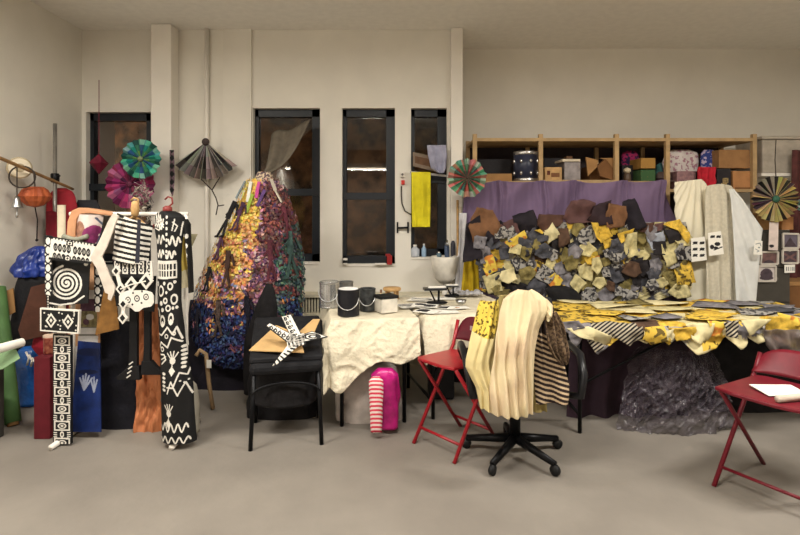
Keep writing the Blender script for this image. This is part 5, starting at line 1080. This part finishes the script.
o = panel('reference_print', [(755, 240), (762.5, 241), (762, 255), (753.5, 254.5)], 4.58, [paper_w, mat('grey_pencil', (130, 140, 140), .8)], [('S', [(756, 244), (760, 243), (761, 246)], .8, 1), ('S', [(755.5, 249), (759, 251), (757, 252)], .8, 1), ('C', 759, 247.5, 1.2, .8, 1)], cell=.35, thick=.002); tag(o, 'small pale paper with grey pencil squiggles by the cabinet corner', 'paper')

# ================================================================== PATCHWORK WALL HANGING
HD = 4.74
FAB = [mat('fab_yellow', (200, 164, 62), .8, var=.28, scale=30), mat_print('fab_yellow_print', (206, 172, 70), (96, 80, 40), 24, .56), mat('fab_pale', (190, 178, 130), .8, var=.22, scale=25), mat('fab_olive', (118, 106, 62), .8, var=.35, scale=25),
       mat('fab_grey', (118, 114, 118), .8, var=.32, scale=22), mat('fab_slate', (68, 68, 74), .8, var=.35, scale=22), mat('fab_black', (36, 32, 34), .85, var=.3), mat_stripe('fab_stripe', (30, 27, 28), (170, 160, 140), 16, (.5, .6, .3)),
       mat('fab_brown', (82, 60, 46), .85, var=.25), mat_print('fab_grey_print', (150, 146, 140), (60, 58, 60), 34, .53), mat('fab_cream', (206, 194, 150), .8, var=.14), mat_print('fab_sun', (212, 182, 76), (192, 122, 54), 16, .55)]
def fabpick(y, top=225):
    return random.choice([0, 1, 2, 2, 3, 3, 3, 4, 4, 4, 5, 5, 5, 6, 6, 8, 9, 9, 9, 10, 11, 2, 3, 4, 5, 9, 2])
def scrap(cx, cy, r, d, m, parent, pts=None, name='fabric_scrap', curl=.05, seed=0, asp=1.0, up=0):
    """one loose piece of cloth pinned by its top, its edge curling out of the hanging"""
    if pts is None:
        k = random.choice([4, 5, 5, 6]); a0 = random.uniform(0, 2 * PI)
        pts = [(cx + r * random.uniform(.75, 1.2) * asp * math.cos(a0 + 2 * PI * i / k), cy + r * random.uniform(.75, 1.2) * math.sin(a0 + 2 * PI * i / k)) for i in range(k)]
    else:
        cx = sum(p[0] for p in pts) / len(pts); cy = sum(p[1] for p in pts) / len(pts); r = max(math.dist(p, (cx, cy)) for p in pts)
    ring = []
    for i in range(len(pts)):
        p, q = pts[i], pts[(i + 1) % len(pts)]
        for s in range(5):
            f = s / 5; b_ = math.sin(PI * f) * .06 * random.uniform(-1, 1); ring.append((p[0] + (q[0] - p[0]) * f + (cx - p[0]) * b_, p[1] + (q[1] - p[1]) * f + (cy - p[1]) * b_))
    b = MB(); n = len(ring); R = r * d / F; ax = random.uniform(0, 2 * PI)
    def pos(x, y, f):
        u, w = (x - cx) / r, (y - cy) / r
        o_ = R * (.11 * math.sin(4.2 * (u * math.cos(ax) + w * math.sin(ax)) + seed) + .26 * ns(u * 1.9, w * 1.6, seed) + curl * 2 * f * f * (.5 + w))
        p = P(x, y, d); p.y -= o_ + .012; return p
    vs = [pos(cx, cy, 0)]; M_ = 5
    for j in range(1, M_ + 1):
        f = j / M_
        for (x, y) in ring: vs.append(pos(cx + (x - cx) * f, cy + (y - cy) * f, f))
    fs = [(0, 1 + (i + 1) % n, 1 + i) for i in range(n)]
    for j in range(M_ - 1):
        a_, c_ = 1 + j * n, 1 + (j + 1) * n
        fs += [(a_ + i, a_ + (i + 1) % n, c_ + (i + 1) % n, c_ + i) for i in range(n)]
    area = sum(pts[i][0] * pts[(i + 1) % len(pts)][1] - pts[(i + 1) % len(pts)][0] * pts[i][1] for i in range(len(pts)))
    if area < 0: fs = [f[::-1] for f in fs]
    b.add(vs, fs)
    return b.build(name, m, parent, solid=.002, smooth=True)
t = thing('patchwork_hanging', 'big wall hanging of yellow, grey and black fabric scraps over the purple curtain', 'wall hanging', (X(580, HD), HD, Z(306, HD)))
seeds = [(random.uniform(462, 694), random.uniform(222, 306), fabpick(0)) for _ in range(220)]
sarr = np.array([(a, c_) for a, c_, _ in seeds]); sidx = [s[2] for s in seeds]
def qrow(y): return np.interp(y, [222, 240, 262, 290, 306], [470, 474, 478, 480, 520]), np.interp(y, [222, 240, 262, 290, 306], [686, 688, 692, 692, 640])
rws = [(y, *qrow(y)) for y in range(222, 308, 4)]
fm = rowmap(rws); b = MB()
b.grid(lambda u, v: flat(HD)(*fm(u, v), .02 * ns(u * 20, v * 8, 4)), 150, 60, mf=lambda u, v: sidx[int(np.argmin(((sarr - np.array(fm(u, v))) ** 2).sum(1)))])
b.build('backing_cloth', FAB, t, solid=.003, smooth=True)
# the row of brown and black pieces along the top
brn, blkf, choc, tanb = mat('fab_chocolate', (82, 56, 46), .85, var=.2, bump=.2), mat('fab_soft_black', (30, 25, 32), .85, var=.25), mat('fab_mauve_brown', (92, 64, 62), .85, var=.15), mat('fab_tan_brown', (112, 78, 52), .85, var=.2)
for m, pts in ((blkf, [(466, 224), (480, 215), (482, 258), (462, 262)]), (tanb, [(468, 226), (477, 207), (493, 210), (500, 226), (486, 252), (476, 250)]), (blkf, [(486, 232), (500, 220), (508, 232), (494, 244), (484, 240)]), (choc, [(500, 224), (514, 218), (520, 234), (510, 240), (498, 232)]),
               (blkf, [(512, 216), (533, 209.5), (540, 228), (522, 236), (514, 230)]), (brn, [(538, 214), (566, 215), (560, 226), (542, 232), (536, 224)]), (choc, [(570, 201), (583, 199), (595, 203), (592, 222), (570, 224), (562, 218)]),
               (mat('fab_plum_black', (48, 34, 38), .85), [(593, 206), (610, 200), (612, 224), (598, 226), (586, 220)]), (tanb, [(608, 203), (625, 206), (624, 226), (606, 230), (604, 214)]), (blkf, [(622, 202), (634, 198), (646, 226), (630, 232), (622, 222)]), (brn, [(640, 224), (654, 222), (652, 234), (640, 232)]), (choc, [(654, 224), (664, 222), (662, 230), (652, 232)])):
    scrap(0, 0, 0, HD - .03, m, t, pts, 'dark_fabric_piece', .02, random.random() * 9)
for m, pts in ((FAB[0], [(590, 222), (606, 224), (612, 236), (600, 243), (594, 236)]), (FAB[0], [(617, 234), (634, 228), (630, 238), (620, 243)]), (FAB[11], [(504, 242), (524, 230), (527, 238), (510, 248)]), (FAB[0], [(662, 224), (680, 219), (689, 232), (686, 244), (676, 230)]), (FAB[6], [(664, 230), (678, 228), (681, 240), (668, 244)]), (mat('fab_pale_blue_grey', (150, 154, 164), .8, var=.15), [(646, 236), (662, 231), (664, 246), (650, 250)]),
               (FAB[2], [(626, 234), (636, 232), (638, 254), (628, 258), (622, 248)]), (FAB[5], [(610, 240), (624, 236), (622, 252), (608, 254)]), (FAB[0], [(678, 250), (690, 262), (694, 282), (684, 286)]), (FAB[1], [(674, 268), (692, 270), (690, 286), (676, 284)]), (FAB[2], [(660, 244), (678, 240), (676, 262), (664, 268)]), (FAB[6], [(677, 248), (684, 246), (684, 260), (677, 262)]),
               (FAB[10], [(540, 226), (552, 222), (560, 236), (548, 244)]), (FAB[8], [(557, 228), (568, 228), (570, 244), (558, 248)]), (FAB[0], [(534, 230), (546, 228), (542, 234)]), (FAB[11], [(478, 258), (492, 254), (498, 270), (486, 276)]), (FAB[4], [(478, 246), (490, 246), (490, 262), (480, 264)]), (FAB[2], [(482, 276), (500, 272), (502, 290), (488, 294)]), (FAB[3], [(520, 244), (532, 248), (528, 262), (518, 256)]), (FAB[5], [(514, 236), (534, 240), (530, 252), (520, 250)])):
    scrap(0, 0, 0, HD - .045, m, t, pts, curl=.04, seed=random.random() * 9)
n_ = 0; placed = []
while n_ < 84:
    y = random.uniform(230, 298); l, r_ = qrow(y); x = random.uniform(l + 4, r_ - 4)
    if 640 < x and y > 292: continue
    if any((x - a) ** 2 + (y - c_) ** 2 < 80 for a, c_ in placed): 
        if random.random() < .97: continue
    placed.append((x, y)); i_ = fabpick(y)
    scrap(x, y, random.uniform(6, 10.5), HD - random.uniform(0, .06), FAB[i_], t, asp=random.uniform(.8, 1.3), seed=random.random() * 20, curl=.05); n_ += 1
# yellow cloth strip at its left and brown strip below
o = panel('yellow_cloth_strip', [(250, 464.5, 477), (270, 463, 478), (291, 461, 479.5)], 4.86, [mat('deep_yellow_cloth', (190, 160, 30), .85, var=.12)], cell=.7, off=folds(.02, 2, 3), smooth=True); tag(o, 'plain mustard yellow cloth strip hanging left of the patchwork', 'cloth')
o = panel('rust_cloth_strip', [(293, 645, 664), (303, 622, 664)], 4.86, [mat('rust_cloth', (112, 60, 38), .85, var=.2)], cell=.8, off=folds(.015, 2, 3), smooth=True); tag(o, 'rust brown cloth strip showing under the patchwork hem', 'cloth')
b = MB(); b.span((X(662, 4.8), 4.72, Z(306, 4.7) - .03), (X(752, 4.8), 4.88, Z(302, 4.8))); tag(b.build('dark_rail', mat('dark_rail', (40, 38, 44), .6), bevel=.006), 'dark rail holding down the sheet hems behind the long table', 'rail')

# ================================================================== RIGHT CORNER
rosette('red_green_fan', 'large red and green pleated paper fan pinned at the left end of the purple curtain', 467, 178, 4.72, 20.5, 18, lambda k: (((140, 70, 68), (176, 88, 84), (200, 124, 114)), ((70, 100, 74), (84, 128, 94), (104, 160, 124)), ((40, 70, 60), (56, 116, 98), (116, 172, 146)), ((130, 60, 56), (160, 66, 66), (196, 130, 116)), ((46, 70, 54), (66, 106, 80), (150, 186, 160)))[(k // 2 + (k % 2) * 2) % 5], (60, 46, 40), hub=.05, depth=.03, jag=.14)
gold = [(166, 148, 88), (34, 29, 29), (178, 162, 106), (58, 44, 46), (132, 116, 66), (150, 138, 124), (70, 40, 56)]
rosette('gold_black_fan', 'large gold and black pleated paper fan above the filing cabinet', 775, 199, 4.62, 23.5, 32, lambda k: gold[(0, 1, 2, 4, 1, 0, 2, 3)[k % 8]] if not 14 < k < 40 else gold[(1, 5, 6, 1, 3, 5, 2, 1)[k % 8]], (50, 92, 72), hub=.16, depth=.02, jag=.05, cord=[P(776, 178, 4.66), P(775, 160, 4.8), P(776, 140, 5.0)])
rosette('teal_fan_edge', 'teal paper fan cut by the right edge of the photo', 806, 205, 4.6, 9, 12, [((50, 96, 96), (60, 120, 116), (150, 176, 160)), ((30, 40, 50), (40, 60, 66), (80, 110, 110))], (60, 70, 60))
cab = mat('cabinet_dark_grey', (70, 66, 60), .45, .2, var=.08, bump=.02)
CX0, CX1, CY0 = X(752, 4.72), X(790, 4.72), 4.72; CZT = Z(230, 4.72)
t = thing('filing_cabinet', 'dark grey metal filing cabinet covered with framed pictures', 'cabinet', ((CX0 + CX1) / 2, 4.98, 0))
b = MB(); b.span((CX0, CY0, 0), (CX1, 5.03, CZT)); b.build('cabinet_body', cab, t, bevel=.006)
for k in range(4):
    z0 = .04 + k * (CZT - .06) / 4; b = MB(); b.span((CX0 + .012, CY0 - .014, z0), (CX1 - .012, CY0, z0 + (CZT - .06) / 4 - .01)); dr = b.build('drawer', cab, t, bevel=.003)
    b = MB(); b.span(((CX0 + CX1) / 2 - .05, CY0 - .022, z0 + .2), ((CX0 + CX1) / 2 + .05, CY0 - .014, z0 + .22)); b.build('handle', mat('dull_chrome', (110, 106, 100), .4, .7), dr)
def frame(name, label, cat, q, pm, pat, mats, d=4.69, edge=mat('frame_silver', (186, 178, 168), .5)):
    """a mounted picture: a rim of real thickness round a printed sheet"""
    t = thing(name, label, cat, P(sum(p[0] for p in q) / 4, max(p[1] for p in q), d)); pl = flat(d); (a, b_, c_, e) = q
    m = MB()
    for p0, p1 in ((a, b_), (b_, c_), (c_, e), (e, a)): m.bar(pl(*p0, .006), pl(*p1, .006), .014, .016)
    m.build('frame_rim', edge, t)
    panel('picture_print', q, d, mats, pat, cell=.4, thick=.003, parent=t)
    return t
plum, dplum, greyp = mat('print_dark_plum', (66, 54, 62), .3, var=.3, scale=20), mat('print_brown_plum', (104, 76, 74), .3, var=.3, scale=20), mat('print_pale', (190, 180, 176), .4)
frame('framed_picture', 'upper right framed picture of a dark peak on the cabinet', 'picture', [(782.5, 233.5), (798, 234), (798, 248), (782.5, 248)], 0, [('G', [(784, 247), (790, 237), (797, 247)], 1)], [mat('print_slate', (96, 88, 100), .35), plum])
frame('framed_picture', 'framed picture of a dark star shape below the peak picture', 'picture', [(782, 250), (797.5, 250), (797.5, 263), (782, 263)], 0, [('S', [(783, 253), (797, 261)], 2, 1), ('S', [(783, 261), (797, 253)], 2, 1), ('C', 790, 249.5, 4, 2, 2)], [plum, dplum, greyp])
frame('framed_picture', 'framed brown plum picture beside the star picture', 'picture', [(761, 252), (777.5, 252), (777, 264), (760, 264)], 0, [('C', 769, 264, 6, 4, 1)], [dplum, plum])
frame('framed_picture', 'framed white picture of a round dark face lowest on the cabinet', 'picture', [(758, 266), (775, 266), (775, 281), (757.5, 281)], 0, [('C', 766.5, 274.5, 6.2, 6, 1), ('C', 766.5, 278, 7, 2, 1)], [greyp, plum])
o = panel('cabinet_label', [(784.5, 265), (795, 264.5), (795, 272.5), (784.5, 273)], 4.68, [paper_w, mat('slate_ink', (84, 92, 98), .8)], [('S', [(786.4 + 1.9 * i, 267.2), (786.4 + 1.9 * i, 270.6)], .8, 1) for i in range(5)], cell=.3, thick=.002); tag(o, 'white label with upright grey bars on the cabinet', 'label')
o = panel('pink_paper_strip', [(769.5, 222), (778.5, 222.5), (778, 250.5), (768.5, 250)], 4.64, [mat('pale_pink_paper', (206, 190, 182), .7), ink], [('C', 771.5, 246, 2.4, 1.6, 1)], cell=.4, thick=.002); tag(o, 'pale pink paper strip hanging from the gold and black fan', 'paper')
b = MB(); b.span((X(754, 4.8), 4.76, CZT), (X(766, 4.8), 5.02, CZT + .15)); tag(b.build('cardboard_carton', card, bevel=.004), 'cardboard carton on the left of the filing cabinet top', 'box')
b = MB(); b.span((X(780, 4.8), 4.78, CZT), (X(792, 4.8), 5.02, CZT + .12)); tag(b.build('wooden_box', mat('tan_cardboard', (0, 0, 0)), bevel=.004), 'tan wooden box on the right of the filing cabinet top', 'box')
t = thing('cabinet_side_chest', 'wooden chest standing right of the filing cabinet', 'chest', (X(812, 4.9), 5.0, 0)); b = MB(); b.span((CX1 + .03, 4.8, 0), (CX1 + .45, 5.2, .80)); b.build('body', card_d, t, bevel=.006); b = MB(); b.span((CX1 + .025, 4.79, .80), (CX1 + .46, 5.21, .84)); b.build('lid', card, t, bevel=.006)

# ================================================================== LONG TABLE WITH THE PATCHWORK CLOTH
LO, LW, LD = (1.13, 3.42), 1.92, .84
g3 = table('folding_table', 'long folding table under the yellow and grey patchwork cloth', LO, .0, LW, LD, TZ, wood_d, black_metal)
psd = [(random.uniform(-.05, LW + .2), random.uniform(-.32, LD + .05)) for _ in range(130)]; pidx = [random.choice([0, 1, 1, 2, 10, 10, 2, 0, 4, 9, 7, 11, 1, 10, 8]) for _ in psd]; parr = np.array(psd)
pidx = [1 if a < .35 and c_ > .1 else (10 if a < .9 and c_ > .3 and q not in (0, 1) else q) for (a, c_), q in zip(psd, pidx)]
def pmf(a, c_): return pidx[int(np.argmin(((parr - np.array((a, c_))) ** 2 * np.array((1, 1.3))).sum(1)))]
def hem3(q): return .06 + .09 * abs(((q * 9.3 + .3 * math.sin(q * 21)) % 1) - .5) * 2 * (1 + .5 * math.sin(q * 17)) + .03 * q
t = thing('patchwork_tablecloth', 'yellow, cream and grey patchwork cloth with a ragged hem on the long table', 'tablecloth', (LO[0] + LW / 2, LO[1] + LD / 2, TZ))
drape('cloth', LO, 0, LW, LD, TZ + .007, hem3, .06, .14, .03, FAB, seed=44, wr=.02, res=.015, mf=pmf, parent=t, fold=.012, nf=4)
def hscrap(pts, m): scrap(0, 0, 0, LO[1] - .07, m, t, pts, 'hem_scrap', .02, random.random() * 9)
for m, pts in ((FAB[4], [(560, 322), (578, 320), (584, 327), (566, 332)]), (FAB[10], [(566, 328), (588, 326), (612, 336), (603, 350), (594, 340), (578, 336)]), (FAB[7], [(609, 330), (642, 326), (645, 338), (628, 345), (616, 338)]), (FAB[1], [(644, 327), (664, 326), (670, 340), (652, 345), (642, 340)]), (FAB[10], [(664, 330), (676, 328), (672, 342), (664, 338)]),
               (FAB[0], [(668, 328), (694, 326), (692, 338), (676, 341)]), (FAB[10], [(690, 324), (712, 322), (708, 340), (698, 345), (690, 338)]), (FAB[11], [(706, 320), (728, 322), (720, 336), (710, 336)]), (FAB[7], [(722, 322), (738, 320), (736, 338), (726, 336)]), (FAB[10], [(740, 320), (768, 318), (756, 332), (748, 336)]), (FAB[0], [(764, 316), (792, 316), (800, 332), (782, 334), (768, 336)]), (FAB[11], [(776, 312), (800, 318), (796, 326), (780, 324)]), (FAB[0], [(794, 320), (816, 322), (814, 342), (798, 336)])):
    hscrap(pts, m)
def tscrap(a, c_, r, m, seed):
    b = MB(); k = random.choice([5, 6]); ring = [(r * random.uniform(.7, 1.2) * 1.5 * math.cos(2 * PI * i / k + seed), r * random.uniform(.7, 1.2) * math.sin(2 * PI * i / k + seed)) for i in range(k)]
    c = Vector((LO[0] + a, LO[1] + c_, TZ + .02)); vs = [c + Vector((0, 0, .02))]; n = len(ring)
    for f in (.5, 1):
        for q, (x, y) in enumerate(ring): vs.append(c + Vector((x * f, y * f, .012 + .014 * ns(x * 9, y * 9, seed) + .008 * math.sin(q * 2.5) * f)))
    b.add(vs, [(0, 1 + i, 1 + (i + 1) % n) for i in range(n)] + [(1 + i, 1 + n + i, 1 + n + (i + 1) % n, 1 + (i + 1) % n) for i in range(n)])
    o = b.build('fabric_scrap', m, t, solid=.002, smooth=True); return o
for a, c_, r, mi in ((.12, .5, .13, 1), (.3, .3, .12, 1), (.5, .6, .14, 10), (.55, .35, .12, 10), (.85, .45, .13, 2), (.75, .7, .1, 3), (1.0, .7, .12, 10), (1.1, .25, .12, 0), (1.3, .55, .13, 4), (1.42, .3, .12, 9), (1.55, .65, .12, 4), (1.62, .4, .1, 5), (1.75, .55, .1, 4), (1.8, .2, .12, 0), (1.35, .75, .09, 11), (.25, .72, .1, 10), (.7, .15, .1, 4), (1.5, .12, .1, 10), (.45, .1, .09, 9), (.95, .12, .1, 1)):
    tscrap(a, c_, r, FAB[mi], random.random() * 9)
# what hangs and lies below it
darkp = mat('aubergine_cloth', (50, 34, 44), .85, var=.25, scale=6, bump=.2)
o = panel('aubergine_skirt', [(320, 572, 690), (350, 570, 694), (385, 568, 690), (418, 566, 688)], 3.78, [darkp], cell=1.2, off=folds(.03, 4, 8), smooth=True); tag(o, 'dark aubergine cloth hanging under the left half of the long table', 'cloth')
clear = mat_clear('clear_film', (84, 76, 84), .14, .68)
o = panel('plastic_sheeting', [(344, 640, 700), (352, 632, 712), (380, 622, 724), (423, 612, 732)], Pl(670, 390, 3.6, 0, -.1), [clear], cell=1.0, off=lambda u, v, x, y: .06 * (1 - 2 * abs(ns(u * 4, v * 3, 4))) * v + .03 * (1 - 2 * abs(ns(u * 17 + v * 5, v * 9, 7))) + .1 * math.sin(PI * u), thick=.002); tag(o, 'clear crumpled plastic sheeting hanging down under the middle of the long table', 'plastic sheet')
smoke = mat_clear('smoke_film', (104, 92, 88), .3, .3)
o = panel('smoky_plastic_bag', [(330, 764, 806), (345, 766, 812), (356, 774, 812), (366, 786, 808)], 3.28, [smoke], cell=1, off=folds(.04, 2.5, 5), smooth=True); tag(o, 'smoky clear plastic bag hanging from the right end of the long table', 'bag')
b = MB(); rowtube(b, [(336, 690, 790), (345, 684, 810), (380, 680, 816), (416, 676, 820)], 3.95, .2, 40, 20, .06, seed=115); tag(b.build('under_table_shade', mat('soft_black_cloth', (0, 0, 0)), smooth=True), 'black cloth added as shade deep under the right half of the long table', 'sack')  # black shape spread wide to deepen the shade under the table
b = MB(); rowtube(b, [(286, 552, 566), (290, 546, 576), (298, 548, 582), (304, 548, 580), (308, 544, 584), (314, 548, 580)], 4.42, .5, 36, 18, .05, seed=118)
b.tube([(X(565, 4.42), 4.42, .02), (X(565, 4.42), 4.42, Z(312, 4.42))], .05, 12); tag(b.build('black_dress_form', mat('soft_black_cloth', (0, 0, 0)), smooth=True), 'black padded stool top behind the draped chair and the long table', 'stool')
# ================================================================== ARMCHAIR BURIED IN GARMENTS
AD = 3.02
t = thing('black_armchair', 'black swivel armchair buried under yellow and cream garments', 'chair', (X(520, AD), AD + .2, 0)); ac = Vector((X(521, AD), AD + .16, 0))
b = MB(); b.box(ac + Vector((0, 0, .47)), (.48, .40, .09)); b.build('seat', blk_p, t, bevel=.03)
b = MB(); b.grid(lambda u, v: ac + Vector(((u - .5) * .40 * (1 - .25 * v ** 3), -.17 - .05 * math.cos((u - .5) * 3) * .6 - .03 * v, .5 + .5 * v)), 14, 12); b.build('backrest', blk_p, t, solid=.05, smooth=True, off=0)
for s in (-1, 1):
    b = MB(); b.tube([ac + Vector((s * .26, .12, .48)), ac + Vector((s * .32, .12, .62)), ac + Vector((s * .33, -.0, .68)), ac + Vector((s * .33, -.2, .67)), ac + Vector((s * .32, -.29, .58)), ac + Vector((s * .3, -.3, .47)), ac + Vector((s * .24, -.2, .44))], .022, 12); b.build('armrest', mat('black_plastic', (22, 22, 25), .35, bump=.02), t, smooth=True)
b = MB(); b.lathe([(.035, .1), (.03, .42)], ac, 16); b.build('column', black_metal, t, smooth=True)
for q in range(5):
    a = q * 2 * PI / 5 + .3; e = ac + Vector((.3 * math.cos(a), .3 * math.sin(a), .065)); b = MB(); b.tube([ac + Vector((0, 0, .11)), e], [.03, .018], 10); lg = b.build('leg', black_metal, t, smooth=True)
    b = MB(); b.lathe([(.005, -.014), (.03, -.012), (.03, .012), (.005, .014)], e - Vector((0, 0, .034)), 14, M=Matrix.Rotation(PI / 2, 3, 'X') @ Matrix.Rotation(a, 3, 'Y')); b.build('caster', black_paint, lg, smooth=True)
paleyel = mat('pale_yellow_cotton', (216, 198, 144), .85, var=.07, scale=5); creamc = mat('cream_cotton', (212, 198, 158), .85, var=.07, scale=4, rgb2=(204, 180, 148)); creams = mat('cream_shadow_pink', (206, 182, 152), .85, var=.08)
yprint = mat_print('sunny_print', (214, 186, 80), (92, 74, 30), 48, .57)
def gfold(amp, n, seed, sl=0): return lambda u, v, x, y: amp * math.sin((u + sl * v) * n * 2 * PI + 1.6 * ns(u * 3, v * 3, seed)) * (.25 + .75 * v) + amp * 1.2 * ns(u * 4, v * 4, seed) + .07 * math.sin(PI * min(1, max(0, u))) - .05 * (1 - v) ** 3
o = panel('yellow_print_garment', [(301, 482, 500), (306, 479, 501), (320, 475, 500), (340, 470, 498), (360, 466, 496), (368, 466, 497), (388, 476, 500), (408, 480, 500)], Pl(485, 345, 2.84, 0, .06), [paleyel, yprint], [('G', [(478, 300), (504, 300), (499, 326), (492, 338), (482, 336), (470, 330)], 1)], 0, .7, gfold(.016, 3.6, 31, .3), .005, smooth=True); tag(o, 'pale yellow garment with a bright printed yoke on the left of the armchair', 'garment')
o = panel('cream_garment', [(290, 520, 534), (294, 512, 541), (300, 505, 548), (312, 501, 548), (330, 498, 540), (350, 495, 536), (372, 491, 534), (392, 489, 533), (414, 490, 532)], Pl(515, 340, 2.76, 0, .05), [creamc], (), 0, .8, gfold(.02, 4.5, 37, -.3), .006, smooth=True); tag(o, 'long cream garment draped down the middle of the armchair', 'garment')
o = panel('cream_sleeve', [(300, 538, 549), (306, 541, 554), (314, 542, 553), (319, 543, 549)], Pl(547, 308, 2.83), [creamc], cell=.7, off=gfold(.012, 1, 3), smooth=True); tag(o, 'short cream cuff of cloth at the top right of the armchair', 'cloth')
o = panel('olive_garment', [(295, 500, 516), (300, 498, 520), (330, 496, 530), (352, 500, 540), (390, 520, 545), (412, 522, 546)], Pl(518, 345, 2.90, 0, .03), [mat('olive_tan_cloth', (150, 134, 84), .85, var=.12)], cell=1, off=folds(.02, 2, 4), smooth=True); tag(o, 'olive tan cloth showing behind the cream garment', 'cloth')
stp = [('S', [(520, 308 + 5.1 * i - 8), (548, 308 + 5.1 * i + (4 if i > 4 else -10)), (580, 308 + 5.1 * i + 12)], 2.1, 1) for i in range(-2, 26)]
o = panel('striped_cloth', [(312, 540, 546), (326, 536, 551), (345, 534, 558), (365, 533, 564), (384, 534, 568), (404, 536, 568)], Pl(548, 350, 2.87, 0, .03), [mat('dark_brown_stripe', (46, 34, 32), .85), mat('pale_stripe', (196, 172, 140), .85)], stp, 0, .5, folds(.02, 1.5, 9), .005, smooth=True); tag(o, 'dark cloth with pale tan stripes down the right side of the armchair', 'cloth')
o = panel('brown_net_shawl', [(312, 545, 556), (325, 545, 563), (345, 548, 568), (356, 553, 568), (364, 560, 567)], Pl(556, 335, 2.8, .1), [mat_print('brown_net', (118, 98, 76), (74, 58, 46), 70, .5)], cell=.8, off=folds(.02, 3, 13), smooth=True); tag(o, 'brown netted shawl over the right armrest beside the striped cloth', 'shawl')
# ================================================================== DARK RED CHAIR AT THE LOWER RIGHT
rO = Vector((X(781, 2.76), 2.76, 0)); Mr = Matrix.Rotation(.55, 3, 'Z'); redk = mat('maroon_enamel', (104, 22, 34), .4, var=.12, bump=.02)
t = thing('maroon_folding_chair', 'dark maroon folding chair with papers at the lower right corner', 'chair', rO)
def mc(x, y, z): return rO + Mr @ Vector((x, y, z))
b = MB(); b.poly([mc(-.27, -.2, .555), mc(.17, -.2, .545), mc(.2, -.15, .545), mc(.2, .15, .545), mc(.17, .2, .545), mc(-.27, .2, .555), mc(-.295, .1, .555), mc(-.295, -.1, .555)], (0, 0, -.02)); b.build('seat', redk, t, bevel=.006)
b = MB(); b.grid(lambda u, v: mc(.17 + .08 * v + .05 * (1 - (2 * u - 1) ** 2), (u - .5) * .44, .56 + .14 * v * (1 - .5 * (2 * u - 1) ** 4)), 20, 8); b.build('backrest', redk, t, solid=.014, smooth=True)
for s in (-1, 1):
    b = MB(); b.tube([mc(.25, .21 * s, .66), mc(.2, .215 * s, .56), mc(-.24, .22 * s, 0)], .012, 10); b.build('leg', redk, t, smooth=True)
    b = MB(); b.tube([mc(-.22, .2 * s, .535), mc(.27, .2 * s, 0)], .012, 10); b.build('leg', redk, t, smooth=True)
b = MB(); b.tube([mc(-.17, -.21, .09), mc(-.17, .21, .09)], .009, 8); b.build('stretcher', redk, t, smooth=True)
b = MB(); b.poly([mc(-.2, -.03, .558), mc(-.0, -.12, .558), mc(.06, -.02, .565), mc(-.12, .1, .565)], (0, 0, .003)); tag(b.build('folded_paper', paper_w), 'folded white paper on the seat of the maroon chair', 'paper')
b = MB(); b.tube([mc(-.26, -.09, .573), mc(-.05, -.16, .575)], .016, 12); tag(b.build('rolled_paper', mat('off_white_roll', (196, 180, 164), .8), smooth=True), 'small rolled paper at the front of the maroon chair seat', 'paper roll')

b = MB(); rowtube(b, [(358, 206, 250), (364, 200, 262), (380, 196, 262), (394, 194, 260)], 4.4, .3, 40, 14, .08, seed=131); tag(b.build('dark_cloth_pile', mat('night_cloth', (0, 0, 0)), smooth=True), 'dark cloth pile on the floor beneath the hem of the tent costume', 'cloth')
